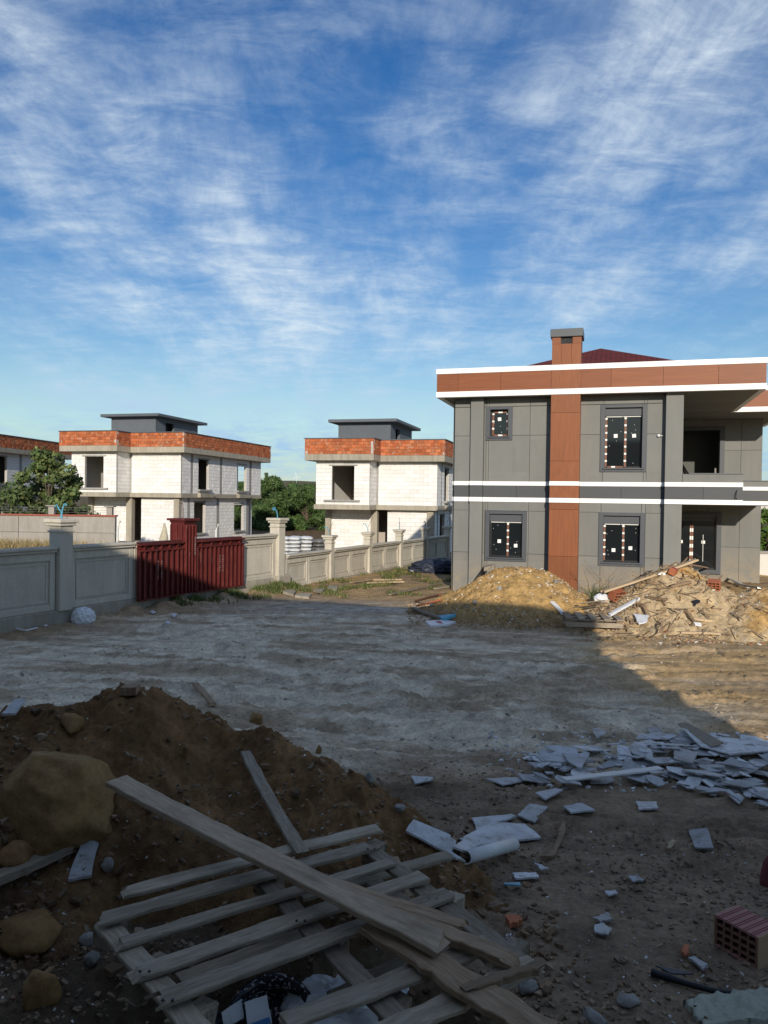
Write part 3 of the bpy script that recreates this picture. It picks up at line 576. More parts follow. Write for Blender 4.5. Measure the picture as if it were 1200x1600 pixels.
# ------------------------------------------------------------------ villa the photographer stands in front of (throws the yard's shade)
def make_near_villa():
    d = math.atan2(.387, -.922)
    h = empty('villa', (5.15, -3.15, 0), d + math.pi, 'grey villa behind the viewpoint whose shadow covers the yard', 'house')
    m = MB(); hl = [(-16, -14.4, 1.0, 2.8), (-12, -10.6, 1, 2.8), (-4, -2.6, 1, 2.8), (-16, -14.4, 4.2, 6), (-12, -10.6, 4.2, 6), (-4, -2.6, 4.2, 6)]
    for a, b_, c, e in split_rect(-18.6, -.35, -.3, 6.1, hl): m.box(a, b_, -.8, -.55, c, e)
    m.box(-18.6, -18.35, -10, -.8, -.3, 6.1).box(-.6, -.35, -10, -.8, -.3, 6.1).box(-18.35, -.6, -10, -9.75, -.3, 6.1); m.build('wall', 'cladding', h)
    for a, b_, c, e in hl: w = B('window', 'window_glass', h, a, b_, -.72, -.66, c, e); MB().box(a, a + .08, -.6, -.5, c, e).box(b_ - .08, b_, -.6, -.5, c, e).box(a + .08, b_ - .08, -.6, -.5, c, c + .08).box(a + .08, b_ - .08, -.6, -.5, e - .08, e).build('frame', 'trim', w)
    B('fascia', 'timber_fascia', h, -19, 0, -10.4, 0, 6.1, 6.85); B('white_trim', 'white_paint', h, -19.03, .03, -10.43, .03, 6.85, 7.0); B('white_band', 'white_paint', h, -18.65, -.3, -.55, -.5, 3.1, 3.24)
    return h
make_near_villa()

# ------------------------------------------------------------------ unfinished block houses
def make_block_house(loc, ang, label, keep, stair=True):
    h = empty('unfinished_house', loc, -R(ang), label, 'house', 'unfinished white block houses')
    cnt = [0]; rest = MB(); mort = MB()
    def bwall(fn, l0, l1, z0, z1, holes, t=.20, show=True):
        """fn(a, b, d0, d1, c, e) -> box bounds; a..b along, d0..d1 depth from the outer face inwards"""
        nrow = max(1, round((z1 - z0) / .25)); rh = (z1 - z0) / nrow
        for k in range(nrow):
            c, e = z0 + k * rh, z0 + (k + 1) * rh; iv = [(l0, l1)]
            for a, b_, p, q in holes:
                if p < (c + e) / 2 < q: iv = [s for x, y in iv for s in ((x, min(y, a)), (max(x, b_), y)) if s[1] - s[0] > .03]
            for x, y in iv:
                mort.box(*fn(x, y, .014, t - .01, c, e)); cur = x; first = True
                while cur < y - .02:
                    stepx = (.30 if (first and k % 2) else .60); first = False; nx = min(y, cur + stepx)
                    if y - nx < .12: nx = y
                    g = .008; jit = random.uniform(-.005, .008); bb = fn(cur + g, nx - g, jit, .10, c + g, e - g)
                    if show and cnt[0] < keep: piece('wall_block', 'aac', h, *bb); cnt[0] += 1
                    else: rest.box(*bb)
                    cur = nx
    front = lambda y0: (lambda a, b_, d0, d1, c, e: (a, b_, y0 + d0, y0 + d1, c, e))
    right = lambda x0: (lambda a, b_, d0, d1, c, e: (x0 - d1, x0 - d0, a, b_, c, e))
    MX = 3.85; BY = -1.55; DEP = 12.6
    bay_w = (-2.42, -.98, 3.62, 5.68)
    bwall(front(BY), -3.45, -.002, 3.32, 6.0, [bay_w]); bwall(front(0), .0, MX, 3.32, 6.0, []); bwall(right(0), BY + .2, -.0, 3.32, 6.0, [])
    bwall(front(.4), -3.1, -.42, 0, 3.02, []); bwall(front(.4), .62, MX - .65, 0, 3.02, [])
    so = [(2.35, 3.82, 3.62, 5.72), (8.3, 9.88, 3.62, 5.62)]; sl = [(2.25, 3.8, .55, 2.72), (8.35, 9.95, .5, 2.6)]
    cols = [(1.3, 1.64), (5.5, 5.88), (10.45, 10.9)]
    segs = [(.2, 1.3), (1.64, 5.5), (5.88, 10.45), (10.9, DEP)]
    for a, b_ in segs: bwall(right(MX), a, b_, 3.32, 6.0, so)
    for a, b_ in [(.6, 1.3)] + segs[1:3]: bwall(right(MX - .25), a, b_, 0, 3.02, sl)
    mort.build('mortar', 'mortar', h)
    if rest.v: tag(rest.build('wall_blocks', 'aac', h), None, None, kind='stuff')
    # concrete frame
    for a, b_ in cols: B('column', 'concrete_column', h, MX - .3, MX - .012, a, b_, 3.32, 6.0); B('column', 'concrete_column', h, MX - .55, MX - .24, a, b_, 0, 3.02)
    for x0, x1, y0, y1 in ((-.42, -.0, .2, .6), (MX - .65, MX - .25, .22, .6), (-3.45, -3.1, .2, .6)): B('column', 'concrete_slab', h, x0, x1, y0, y1, 0, 3.02)
    B('column', 'concrete_column', h, .0, .12, -.012, .2, 3.325, 5.995)
    m = MB(); m.prism([(-3.55, BY - .08), (.03, BY - .08), (.03, -.06), (MX + .06, -.06), (MX + .06, DEP), (-3.55, DEP)], 3.02, 3.32); m.build('floor_slab', 'concrete_slab', h, .012)
    O = .55; pl = [(-3.45 - O, BY - O), (.0 + O - .15, BY - O), (.0 + O - .15, -O), (MX + O, -O), (MX + O, DEP + .7), (-3.45 - O, DEP + .7)]
    MB().prism(pl, 6.0, 6.38).build('roof_slab', 'concrete_slab', h, .015)
    # brick parapet, each brick a block in one mesh
    co = []; fa = []; cc = []
    box_f = [(3, 2, 1, 0), (4, 5, 6, 7), (0, 1, 5, 4), (1, 2, 6, 5), (2, 3, 7, 6), (3, 0, 4, 7)]
    core_m = MB()
    for i in range(len(pl)):
        p = Vector(pl[i]); q = Vector(pl[(i + 1) % len(pl)]); d = (q - p).normalized(); nrm = Vector((d.y, -d.x)); L = (q - p).length
        core_m.bar((p.x - nrm.x * .11, p.y - nrm.y * .11, 6.85), (q.x - nrm.x * .11, q.y - nrm.y * .11, 6.85), .14, .90)
        for k in range(5):
            x = 0. if k % 2 == 0 else -.15
            while x < L - .02:
                a = max(x, 0) + .006; e = min(x + .3, L) - .006; x += .3
                if e - a < .03: continue
                pr = random.uniform(-.008, .014); z0 = 6.385 + k * .186; z1 = z0 + .174; n = len(co)
                for zz_ in (z0, z1):
                    for l_, dd in ((a, pr), (e, pr), (e, -.1), (a, -.1)):
                        pt = p + d * l_ + nrm * dd; co.append((pt.x, pt.y, zz_))
                fa += [tuple(n + t for t in f_) for f_ in box_f]; s = random.uniform(.72, 1.2); base = random.choice([(.46, .125, .045), (.42, .13, .055), (.50, .17, .075), (.38, .10, .04)]); cc += [tuple(c_ * s for c_ in base)] * 8
    core_m.build('parapet_core', 'mortar', h); tag(raw_mesh('parapet_bricks', co, fa, 4, 'parapet_brick', cc, h), None, None, kind='stuff')
    cp = MB()
    for i in range(len(pl)):
        p = Vector(pl[i]); q = Vector(pl[(i + 1) % len(pl)]); d = (q - p).normalized(); nrm = Vector((d.y, -d.x)); cp.bar((p.x - nrm.x * .06 - d.x * .03, p.y - nrm.y * .06 - d.y * .03, 7.34 + i * .002), (q.x - nrm.x * .06 + d.x * .03, q.y - nrm.y * .06 + d.y * .03, 7.34 + i * .002), .24, .05)
    cp.build('parapet_coping', 'metal_cap', h)
    # window sills, lintels
    B('sill', 'concrete_column', h, -2.9, -.6, BY - .12, BY + .3, 3.50, 3.62); B('lintel', 'concrete_column', h, -2.62, -.78, BY - .02, BY + .2, 5.69, 5.78)
    for a, b_, c, d in so: B('sill', 'concrete_column', h, MX - .3, MX + .22, a - .15, b_ + .15, 3.50, 3.62); B('lintel', 'concrete_column', h, MX - .2, MX + .02, a - .12, b_ + .12, d, d + .09)
    for a, b_, c, d in sl: B('sill', 'concrete_column', h, MX - .5, MX - .1, a - .1, b_ + .1, c - .1, c); B('lintel', 'concrete_column', h, MX - .45, MX - .23, a - .12, b_ + .12, d, d + .09)
    for a, b_ in ((2.1, 4.05), (8.1, 10.1)): B('balcony_beam', 'concrete_slab', h, MX + .07, MX + .32, a, b_, 3.06, 3.34)
    # rest of the shell
    m = MB(); m.box(-3.45, -3.25, BY + .2, DEP, 3.32, 6.0).box(-3.1, -2.9, .62, DEP - .3, 0, 3.02)
    for a, b_, c, d in split_rect(-3.25, MX - .3, 3.32, 6.0, [(-2, -.4, 3.7, 5.6), (1.8, 3.3, 3.62, 5.7)]): m.box(a, b_, DEP - .2, DEP, c, d)
    for a, b_, c, d in split_rect(-2.9, MX - .6, .0, 3.02, [(1.5, 3.0, .5, 2.6)]): m.box(a, b_, DEP - .6, DEP - .4, c, d)
    m.build('rear_wall', 'aac', h)
    m = MB(); m.box(-.1, .05, .3, 7.0, 3.33, 5.99).box(-3.2, -.1, 5.0, 5.15, 3.33, 5.99).box(.05, MX - .4, 6.6, 6.75, 3.33, 5.99).box(.05, 1.6, 6.6, 6.75, .02, 3.0).box(-2.85, MX - .6, 5, 5.15, .02, 3.0).box(-3.1, MX - .25, .65, DEP - .3, -.25, .015)
    m.build('inner_wall', 'interior', h)
    B('plinth', 'concrete_slab', h, -3.2, MX - .15, .3, DEP - .3, -.8, -.26)
    # stair house on the roof
    if not stair: return h
    X0, X1, Y0, Y1, T = -3.6, .05, 3.0, 9.0, 8.78
    m = MB(); m.box(X0, X1 - .2, Y0, Y0 + .2, 6.38, T).box(X0, X0 + .2, Y0 + .2, Y1, 6.38, T).box(X0 + .2, X1 - .2, Y1 - .2, Y1, 6.38, T)
    for a, b_, c, d in split_rect(Y0, Y1, 6.38, T, [(4.3, 5.5, 7.3, 8.5)]): m.box(X1 - .2, X1, a, b_, c, d)
    s = m.build('stair_house', 'box_grey', h); B('roof_slab', 'box_grey', s, X0 - .55, X1 + .55, Y0 - .55, Y1 + .55, T, T + .2, bevel=.02); B('doorway', 'black_frame', s, X1 - .5, X1 - .42, 4.0, 5.8, 7.0, 8.6)
    return h
P2 = atY(588, 796, 48); make_block_house((P2.x, 48, -.55), 15.5, 'unfinished white block house half hidden behind the grey villa', 290)
P1 = atY(203, 770, 52.1); make_block_house((P1.x, 52.1, .03), 15.5, 'unfinished white block house behind the red steel panels', 300)
h3 = make_block_house((-33.9, 57, .35), 6.0, 'unfinished white block house cut off by the left edge of the picture', 60, False)

# ------------------------------------------------------------------ concrete boundary walls
WA = math.atan2(WD[1], WD[0])
def pillar(parent, x, z0, z1, w, mat='fence_concrete', wires=0):
    p = B('pillar', mat, parent, x - w / 2, x + w / 2, -w / 2, w / 2, z0, z1 - .16, bevel=.015)
    B('pillar_cap', mat, p, x - w / 2 - .05, x + w / 2 + .05, -w / 2 - .05, w / 2 + .05, z1 - .16, z1 - .09, bevel=.015); B('pillar_cap', mat, p, x - w / 2 - .09, x + w / 2 + .09, -w / 2 - .09, w / 2 + .09, z1 - .088, z1, bevel=.015)
    B('pillar_collar', mat, p, x - w / 2 - .025, x + w / 2 + .025, -w / 2 - .025, w / 2 + .025, z1 - .30, z1 - .26, bevel=.008)
    for k in range(wires):
        a = random.uniform(0, 6.28); pts = [(x, 0, z1 - .1)]; r_ = random.uniform(.12, .26)
        for t in np.linspace(.15, 1, 6): pts.append((x + math.cos(a) * r_ * t ** 1.6 * (1.2 if k else .8), math.sin(a) * r_ * t ** 1.6, z1 + random.uniform(.24, .36) * math.sin(t * 1.9)))
        MB().tube(pts, .016, 6).build('conduit', 'blue_tube', p)
    return p
def fence_panel(parent, x0, x1, z0, z1, n, mat='fence_concrete'):
    """cast panel with raised rim and recessed field(s), field face towards +y"""
    t = MB(); t.box(x0, x1, -.06, .015, z0, z1)
    p = t.build('wall_panel', mat, parent); L = (x1 - x0) / n; e = .14
    for k in range(n):
        a, b_ = x0 + k * L, x0 + (k + 1) * L; m = MB()
        m.box(a + .002, a + e, .016, .06, z0, z1).box(b_ - e, b_ - .002, .016, .06, z0, z1).box(a + e, b_ - e, .016, .06, z0, z0 + e).box(a + e, b_ - e, .016, .06, z1 - e * 1.3, z1)
        m.build('panel_rim', mat, p, .012)
        m = MB(); f = e + .05; g = f + .035
        m.box(a + f, a + g, .016, .034, z0 + f, z1 - f * 1.2).box(b_ - g, b_ - f, .016, .034, z0 + f, z1 - f * 1.2).box(a + g, b_ - g, .016, .034, z0 + f, z0 + g).box(a + g, b_ - g, .016, .034, z1 - g * 1.18, z1 - f * 1.2); m.build('panel_moulding', mat, p)
    B('wall_cap', mat, parent, x0, x1, -.11, .13, z1 + .002, z1 + .06, bevel=.012); B('wall_cap', mat, parent, x0, x1, -.15, .17, z1 + .062, z1 + .13, bevel=.015)
    return p
w1 = empty('concrete_wall', (W1[0], W1[1], 0), WA, 'tall grey cast concrete boundary wall with moulded panels on the left', 'wall')
FT, TP = .55, 1.84
m = MB(); m.box(-.3, 14, -.14, .10, -.3, FT); m.build('footing', 'concrete_slab', w1, .02)
pos = [0.0, 4.25, 8.5, 12.75]
pillar(w1, 0.0, -.2, 2.47, .36, wires=3); pillar(w1, 8.5, FT - .02, 2.58, .36, wires=2); pillar(w1, 12.75, FT - .02, 2.58, .36)
fence_panel(w1, .2, 2.08, FT + .002, TP, 1); fence_panel(w1, 6.36, 8.3, FT + .002, TP, 1); fence_panel(w1, 8.7, 12.55, FT + .002, TP, 2); fence_panel(w1, 2.12, 4.2, FT + .002, TP - .02, 1); fence_panel(w1, 4.8, 6.34, FT + .002, TP - .02, 1)
# red steel casting panels hung on the wall
def red_panel(x0, x1, label):
    t = empty('casting_panel', (W1[0] + WD[0] * (x0 + x1) / 2, W1[1] + WD[1] * (x0 + x1) / 2, 0), WA, label, 'steel panel', 'red steel panels on the wall')
    hw = (x1 - x0) / 2; B('sheet', 'red_steel', t, -hw, hw, .185, .195, .50, 1.90)
    n = max(6, int(2 * hw / .19))
    for k in range(n + 1):
        x = -hw + 2 * hw * k / n; x = min(max(x, -hw + .03), hw - .03); B('rib', 'red_steel', t, x - .028, x + .028, .196, .275, .535, 1.72, bevel=.006)
    B('rail', 'red_steel', t, -hw, hw, .197, .29, .495, .533); B('rail', 'red_steel', t, -hw, hw, .197, .29, 1.722, 1.765); B('rail', 'red_steel', t, -hw, hw, .197, .31, 1.88, 1.925); B('rail', 'red_steel', t, -hw, hw, .05, .195, 1.935, 1.96)
    for k in range(5): x = -hw + .2 + (2 * hw - .4) * k / 4; B('bracket', 'red_steel', t, x - .015, x + .015, .197, .27, 1.767, 1.878)
    rr = random.Random(int(x0 * 10)); cx = rr.uniform(-.1, .25)
    for c_ in range(2):
        for k in range(9):
            z = 1.45 - k * .055; x = cx + c_ * .13; s = .014
            piece('chalk_mark', 'chalk', t, x - s, x + s * rr.uniform(.1, 1), .277, .281, z - .014, z + rr.uniform(-.004, .016))
    return t
red_panel(4.78, 6.38, 'red ribbed steel panel on the concrete wall, half in shade, nearer one'); red_panel(2.12, 4.22, 'red ribbed steel panel on the concrete wall, sunlit one beyond the red post')
t = empty('steel_post', (W1[0] + WD[0] * 4.5, W1[1] + WD[1] * 4.5, 0), WA, 'red steel pillar casing with flared cap rising between the two red panels', 'post')
for x0, x1, y0, y1 in ((-.21, .21, .20, .22), (-.21, .21, -.24, -.22), (-.21, -.19, -.22, .20), (.19, .21, -.22, .20)): B('casing_sheet', 'red_steel', t, x0, x1, y0, y1, .52, 2.42)
for x in (-.19, -.06, .06, .19): B('rib', 'red_steel', t, x - .02, x + .02, .221, .31, .52, 2.36, bevel=.005)
for y in (-.2, 0, .17): B('rib', 'red_steel', t, -.26, -.211, y - .02, y + .02, 1.9, 2.36, bevel=.005); B('rib', 'red_steel', t, .211, .26, y - .02, y + .02, 1.9, 2.36, bevel=.005)
MB().prism([(-.24, -.25), (.24, -.25), (.24, .27), (-.24, .27)], 2.421, 2.47).build('cap', 'red_steel', t); MB().prism([(-.30, -.30), (.30, -.30), (.30, .33), (-.30, .33)], 2.471, 2.53).build('cap', 'red_steel', t)
MB().tube([(0, 0, 2.4), (.02, .02, 2.8), (.06, .03, 2.95), (.16, .03, 2.93)], .012, 6).build('rebar', 'rust_rebar', t)
for k in range(10): piece('chalk_mark', 'chalk', t, -.15, -.15 + random.uniform(.015, .035), .312, .315, 2.0 - k * .05, 2.0 - k * .05 + .022)
VA = math.atan2(VD[1], VD[0])
w2 = empty('concrete_wall', (V1[0], V1[1], 0), VA + math.pi, 'low grey cast concrete boundary wall running back beside the grey villa', 'wall')
SP = 3.475
m = MB(); m.box(-19, -.2, -.10, .12, -.4, .14); m.build('footing', 'concrete_slab', w2, .02)
for k in range(6):
    x = -k * SP
    if k: pillar(w2, x, -.1, 1.78 if k < 5 else 1.74, .28, wires=1 if k < 5 else 0)
    if k < 5: fence_panel(w2, x - SP + .15, x - (.15 if k else .2), .142, 1.13, 2)
    if k: MB().tube([(x, 0, 1.7), (x + .05, .02, 2.0), (x + .3 * random.uniform(-1, 1), .1, 2.2 + .2 * random.random())], .008, 5).build('rebar', 'rust_rebar', w2)
# corner buttress
B('buttress', 'concrete_slab', w1, -.42, .28, -.2, .26, -.25, .62, bevel=.02)
# inner retaining wall with red coping
iw = empty('concrete_wall', (-11.2, 32, 0), R(1.0), 'rough grey concrete wall with red coping below the left block house', 'wall')
for k in range(6): B('wall_panel', 'concrete', iw, -2.0 * (k + 1) + .008, -2.0 * k - .008, 0, .22, .6, 1.55, bevel=.008); B('wall_panel', 'concrete', iw, -2.0 * (k + 1) + .008, -2.0 * k - .008, 0.01, .22, 1.56, 2.24, bevel=.008)
B('coping', 'coping_red', iw, -12, .03, -.05, .27, 2.245, 2.31)
for x in (-.25, -2.65, -5.2): p = B('post', 'concrete', iw, x - .12, x + .12, .0, .2, 2.312, 2.64); B('post_cap', 'concrete', p, x - .2, x + .2, -.07, .27, 2.642, 2.69)
for z in (2.4, 2.5, 2.6): MB().tube([(-12, .1, z), (0, .1, z)], .006, 4).build('fence_wire', 'steel', iw)

# ------------------------------------------------------------------ planks, boards, bricks, rocks
def plank_mesh(L, w, t, seed, taper=0., rag=.012, warp=.01, n=14):
    rr = random.Random(seed); vs = []; fs = []
    e0 = [rr.uniform(-rag, rag) * 2 for _ in range(4)]; e1 = [rr.uniform(-rag, rag) * 2 for _ in range(4)]
    for i in range(n + 1):
        u = i / n; x = -L / 2 + L * u; wz = w * (1 - taper * u); by = warp * math.sin(u * 3 + rr.random() * .2 + seed); bz = warp * math.sin(u * 2.4 + seed * 1.7)
        ja, jb = rr.uniform(-rag, rag) * .35, rr.uniform(-rag, rag) * .35; c = min(.004, t * .2)
        ring = [(-wz / 2 + c + ja, -t / 2), (wz / 2 - c + jb, -t / 2), (wz / 2 + jb, -t / 2 + c), (wz / 2 + jb, t / 2 - c), (wz / 2 - c + jb, t / 2), (-wz / 2 + c + ja, t / 2), (-wz / 2 + ja, t / 2 - c), (-wz / 2 + ja, -t / 2 + c)]
        for k, (y, z) in enumerate(ring):
            dx = 0
            if i == 0: dx = e0[k // 2]
            if i == n: dx = e1[k // 2]
            vs.append((x + dx, y + by, z + bz))
    for i in range(n):
        for k in range(8): fs.append((i * 8 + k, i * 8 + (k + 1) % 8, (i + 1) * 8 + (k + 1) % 8, (i + 1) * 8 + k))
    fs.append(tuple(range(7, -1, -1))); fs.append(tuple(n * 8 + k for k in range(8)))
    return vs, fs
def plank(name, p, q, w, t, mat, parent=None, seed=1, up=(0, 0, 1), roll=0., **k):
    p = Vector(p); q = Vector(q); d = (q - p); L = d.length; d.normalize(); u = Vector(up); y = u.cross(d).normalized(); z = d.cross(y)
    if roll: y, z = y * math.cos(roll) + z * math.sin(roll), z * math.cos(roll) - y * math.sin(roll)
    vs, fs = plank_mesh(L, w, t, seed, **k); me = bpy.data.meshes.new(name); me.from_pydata(vs, [], fs); me.materials.append(M[mat]); me.update()
    o = bpy.data.objects.new(name, me); mt = Matrix((d, y, z)).transposed().to_4x4(); mt.translation = (p + q) / 2
    link(o, parent)
    o.matrix_world = mt if parent is None else mt
    if parent is not None: o.matrix_parent_inverse = Matrix.Identity(4); o.matrix_basis = parent.matrix_basis.inverted() @ mt
    return o
def rock_obj(name, loc, size, mat, seed, sub=3, amp=.28, flat=None):
    rk = random.Random(seed); planes = [(Vector((rk.gauss(0, 1), rk.gauss(0, 1), rk.gauss(0, 1))).normalized(), rk.uniform(.60, .88)) for _ in range(14 if sub > 3 else 9)]
    bm = bmesh.new(); bmesh.ops.create_icosphere(bm, subdivisions=sub, radius=1); off = Vector((seed * 3.7, seed * 1.3, seed * 2.9))
    for v_ in bm.verts:
        c = v_.co.copy(); n = mnoise.fractal(c * 1.1 + off, 1., 2., 4); cell = mnoise.voronoi(c * 1.5 + off)[0][0]
        v_.co = c * (1 + amp * n - amp * .45 * cell)
        for pn, po in planes:
            e_ = v_.co.dot(pn) - po
            if e_ > 0: v_.co -= pn * (e_ * .92)
        v_.co *= 1.12 + .035 * mnoise.fractal(c * 5 + off, 1., 2., 4)
        v_.co = Vector((v_.co.x * size[0], v_.co.y * size[1], v_.co.z * size[2]))
    me = bpy.data.meshes.new(name); bm.to_mesh(me); bm.free()
    if sub > 2: me.shade_smooth()
    me.materials.append(M[mat]); o = bpy.data.objects.new(name, me); o.location = loc; o.rotation_euler = (0, 0, seed * 1.9); return link(o)
def slab_obj(name, pts, t, mat, lift=.012, rag=0., seed=0):
    """flat broken sheet through the given top-face corner points (world)"""
    rr = random.Random(seed); pts = [Vector(p) for p in pts]; pp = []
    for a, b_ in zip(pts, pts[1:] + pts[:1]):
        pp.append(a)
        if rag:
            n = 3
            for k in range(1, n + 1): pp.append(a.lerp(b_, k / (n + 1)) + Vector((rr.uniform(-rag, rag), rr.uniform(-rag, rag), 0)))
    c = sum(pp, Vector()) / len(pp)
    bm = bmesh.new(); top = [bm.verts.new(p - c) for p in pp]; bot = [bm.verts.new(p - c - Vector((0, 0, t))) for p in pp]; k = len(pp)
    bm.faces.new(top); bm.faces.new(bot[::-1])
    for i in range(k): bm.faces.new((top[i], bot[i], bot[(i + 1) % k], top[(i + 1) % k]))
    bmesh.ops.recalc_face_normals(bm, faces=bm.faces); bmesh.ops.triangulate(bm, faces=[f for f in bm.faces if len(f.verts) > 4])
    me = bpy.data.meshes.new(name); bm.to_mesh(me); bm.free(); me.materials.append(M[mat]); o = bpy.data.objects.new(name, me); o.location = c + Vector((0, 0, lift)); return link(o)
def px_slab(px_pts, t, label, cat='slab piece', name='slab_fragment', lift=.03, rag=.008, seed=0, mat='slab', group=None):
    g = [hit(u, v) for u, v in px_pts]
    A = np.array([[p.x, p.y, 1] for p in g]); zz_ = np.array([p.z for p in g]); co = np.linalg.lstsq(A, zz_, rcond=None)[0]
    pts = [Vector((p.x, p.y, float(co[0] * p.x + co[1] * p.y + co[2]))) for p in g]
    o = slab_obj(name, pts, t, mat, lift, rag, seed); return tag(o, label, cat, group)
def px_plank(a, b_, w, t, mat, label, za=None, zb=None, name='plank', cat='plank', seed=1, lift=.02, group=None, **k):
    p = atz(*a, za) if za is not None else hit(*a) + Vector((0, 0, lift)); q = atz(*b_, zb) if zb is not None else hit(*b_) + Vector((0, 0, lift))
    return tag(plank(name, p, q, w, t, mat, seed=seed, **k), label, cat, group)

# --- foreground pallet
ZP = 1.24
pal = empty('pallet', tuple(atz(430, 1450, ZP - .2)), 0, 'broken grey wooden pallet lying over rubbish in the foreground', 'pallet')
slats = [((191, 1394), (594, 1298), .095), ((159, 1440), (582, 1321), .10), ((185, 1476), (617, 1343), .075), ((215, 1520), (656, 1372), .10), ((248, 1567), (694, 1399), .10), ((446, 1600), (765, 1470), .10), ((560, 1625), (836, 1508), .11)]
for i, (a, b_, w_) in enumerate(slats): plank('slat', atz(*a, ZP + .004 * (i % 2)), atz(*b_, ZP + .004), w_ * .98, .021, 'wood_grey', pal, seed=11 + i, rag=.018, warp=.010)
for i, (a, b_) in enumerate((((166, 1446), (322, 1628)), ((404, 1367), (655, 1628)), ((570, 1324), (815, 1506)))): plank('bearer_board', atz(*a, ZP - .03), atz(*b_, ZP - .03), .10, .024, 'wood_grey', pal, seed=31 + i)
for i, (u, v) in enumerate(((178, 1452), (232, 1530), (300, 1602), (418, 1378), (520, 1490), (620, 1592), (585, 1335), (700, 1420), (800, 1496))):
    p = atz(u, v, ZP - .10); plank('block', p + Vector((-.035, -.06, 0)), p + Vector((.035, .06, 0)), .09, .10, 'wood_grey', pal, seed=50 + i)
for i, (a, b_) in enumerate((((285, 1532), (480, 1458)), ((470, 1400), (700, 1335)), ((560, 1360), (770, 1500)), ((520, 1560), (700, 1480)))): plank('lower_slat', atz(*a, ZP - .17), atz(*b_, ZP - .17), .09, .022, 'wood_grey', pal, seed=41 + i)
for i, (u, v) in enumerate(((172, 1437), (580, 1326), (226, 1517), (640, 1380), (262, 1562), (676, 1404), (470, 1438), (520, 1468), (690, 1503))):
    p = atz(u, v, ZP + .018)
    for dx in (-.018, .018): MB().tube([(p.x + dx - pal.location.x, p.y - pal.location.y, p.z - .004 - pal.location.z), (p.x + dx - pal.location.x, p.y - pal.location.y, p.z + .002 - pal.location.z)], .006, 6).build('nail', 'black_frame', pal)
# loose boards on the pallet
o = tag(plank('plank', atz(183, 1218, 1.50), atz(690, 1480, 1.318), .135, .03, 'wood_pale', seed=3, rag=.016, warp=.012, n=26), 'long worn plank lying diagonally from the boulder over the pallet', 'plank')
px_plank((575, 1442), (868, 1625), .135, .03, 'wood_brown', 'brown plank with a broken end running from under the long plank to the bottom edge', 1.274, 1.30, seed=5, rag=.03, warp=.014, n=22)
px_plank((468, 1362), (722, 1448), .075, .028, 'wood_brown', 'narrow brown lath with bent nails on the pallet above the wide board', 1.30, 1.29, seed=6, rag=.02)
px_plank((600, 1422), (808, 1508), .085, .035, 'wood_brown', 'splintered brown lath at the right corner of the pallet', 1.285, 1.275, seed=7, rag=.03)
px_plank((735, 1552), (838, 1508), .045, .03, 'wood_brown', 'split lath with a pale edge on the right end of the pallet', 1.285, 1.285, seed=8, rag=.02)
px_plank((383, 1202), (474, 1330), .075, .028, 'wood_grey', 'grey board standing out of the mound down to the pallet', None, 1.28, seed=9, lift=.10)
px_plank((-25, 1392), (112, 1338), .09, .05, 'wood_grey', 'weathered plank on the earth at the left edge below the boulder', seed=10, lift=.05)
px_plank((305, 1082), (332, 1106), .08, .04, 'wood_brown', 'dark plank stub standing in the mound crest', seed=12, name='plank_stub', lift=.05)
px_plank((190, 1086), (218, 1084), .09, .06, 'wood_brown', 'dark wooden offcut lying on the mound crest', seed=13, name='offcut', lift=.03)
px_plank((612, 1348), (640, 1412), .06, .03, 'wood_brown', 'short brown slat offcut on the ground beside the pallet corner', seed=14, name='offcut', lift=.03)
px_plank((695, 1420), (775, 1500), .10, .02, 'wood_grey', 'flat grey board end lying under the right side of the pallet', 1.20, 1.17, seed=15, name='board', cat='board')
# stones
def on(u, v, dz=0.): p = hit(u, v); return (p.x, p.y, p.z + dz)
rock_obj('boulder', tuple(atY(92, 1264, 4.5)), (.43, .36, .33), 'rock_ochre', 3, 5, .22)['label'] = 'huge rounded ochre boulder in the left foreground'
bpy.data.objects['boulder']['category'] = 'boulder'
for i, (u, v, s, mt, lb) in enumerate([
    (400, 1130, (.09, .08, .10), 'rock_ochre', 'blocky ochre stone perched on the right of the mound crest'), (112, 1140, (.10, .08, .07), 'rock_ochre', 'ochre stone half buried above the boulder'),
    (28, 1352, (.10, .09, .075), 'rock_rust', 'rusty orange stone below the boulder at the left edge'), (40, 1475, (.17, .13, .10), 'rock_ochre', 'flat brown rock in the shaded lower left'),
    (62, 1560, (.10, .09, .10), 'rock_ochre', 'angular ochre rock at the bottom left corner'), (137, 1472, (.05, .04, .035), 'rock_grey', 'small grey stone left of the pallet'),
    (144, 1506, (.04, .035, .035), 'rock_grey', 'small pale stone beside the pallet corner block'), (498, 1178, (.03, .03, .06), 'rock_ochre', 'thin upright stone on the mound flank'),
    (577, 1222, (.03, .025, .045), 'rock_grey', 'pale stone on the lower mound flank'), (168, 1370, (.035, .03, .045), 'rock_grey', 'white lump beside the stained board'),
    (980, 1567, (.05, .045, .025), 'rock_grey', 'flat pinkish stone in the bottom right foreground'), (928, 1592, (.06, .035, .02), 'rock_grey', 'grey stone at the bottom edge right of the pallet'), (825, 1545, (.05, .04, .025), 'rock_grey', 'pale lump lying off the right end of the pallet'), (625, 1272, (.04, .035, .025), 'rock_grey', 'crumpled white lump on the low end of the mound')]):
    r_ = rock_obj('stone', on(u, v, s[2] * .35), s, mt, 5 + i, 3, .3); tag(r_, lb, 'stone', 'stones in the foreground')

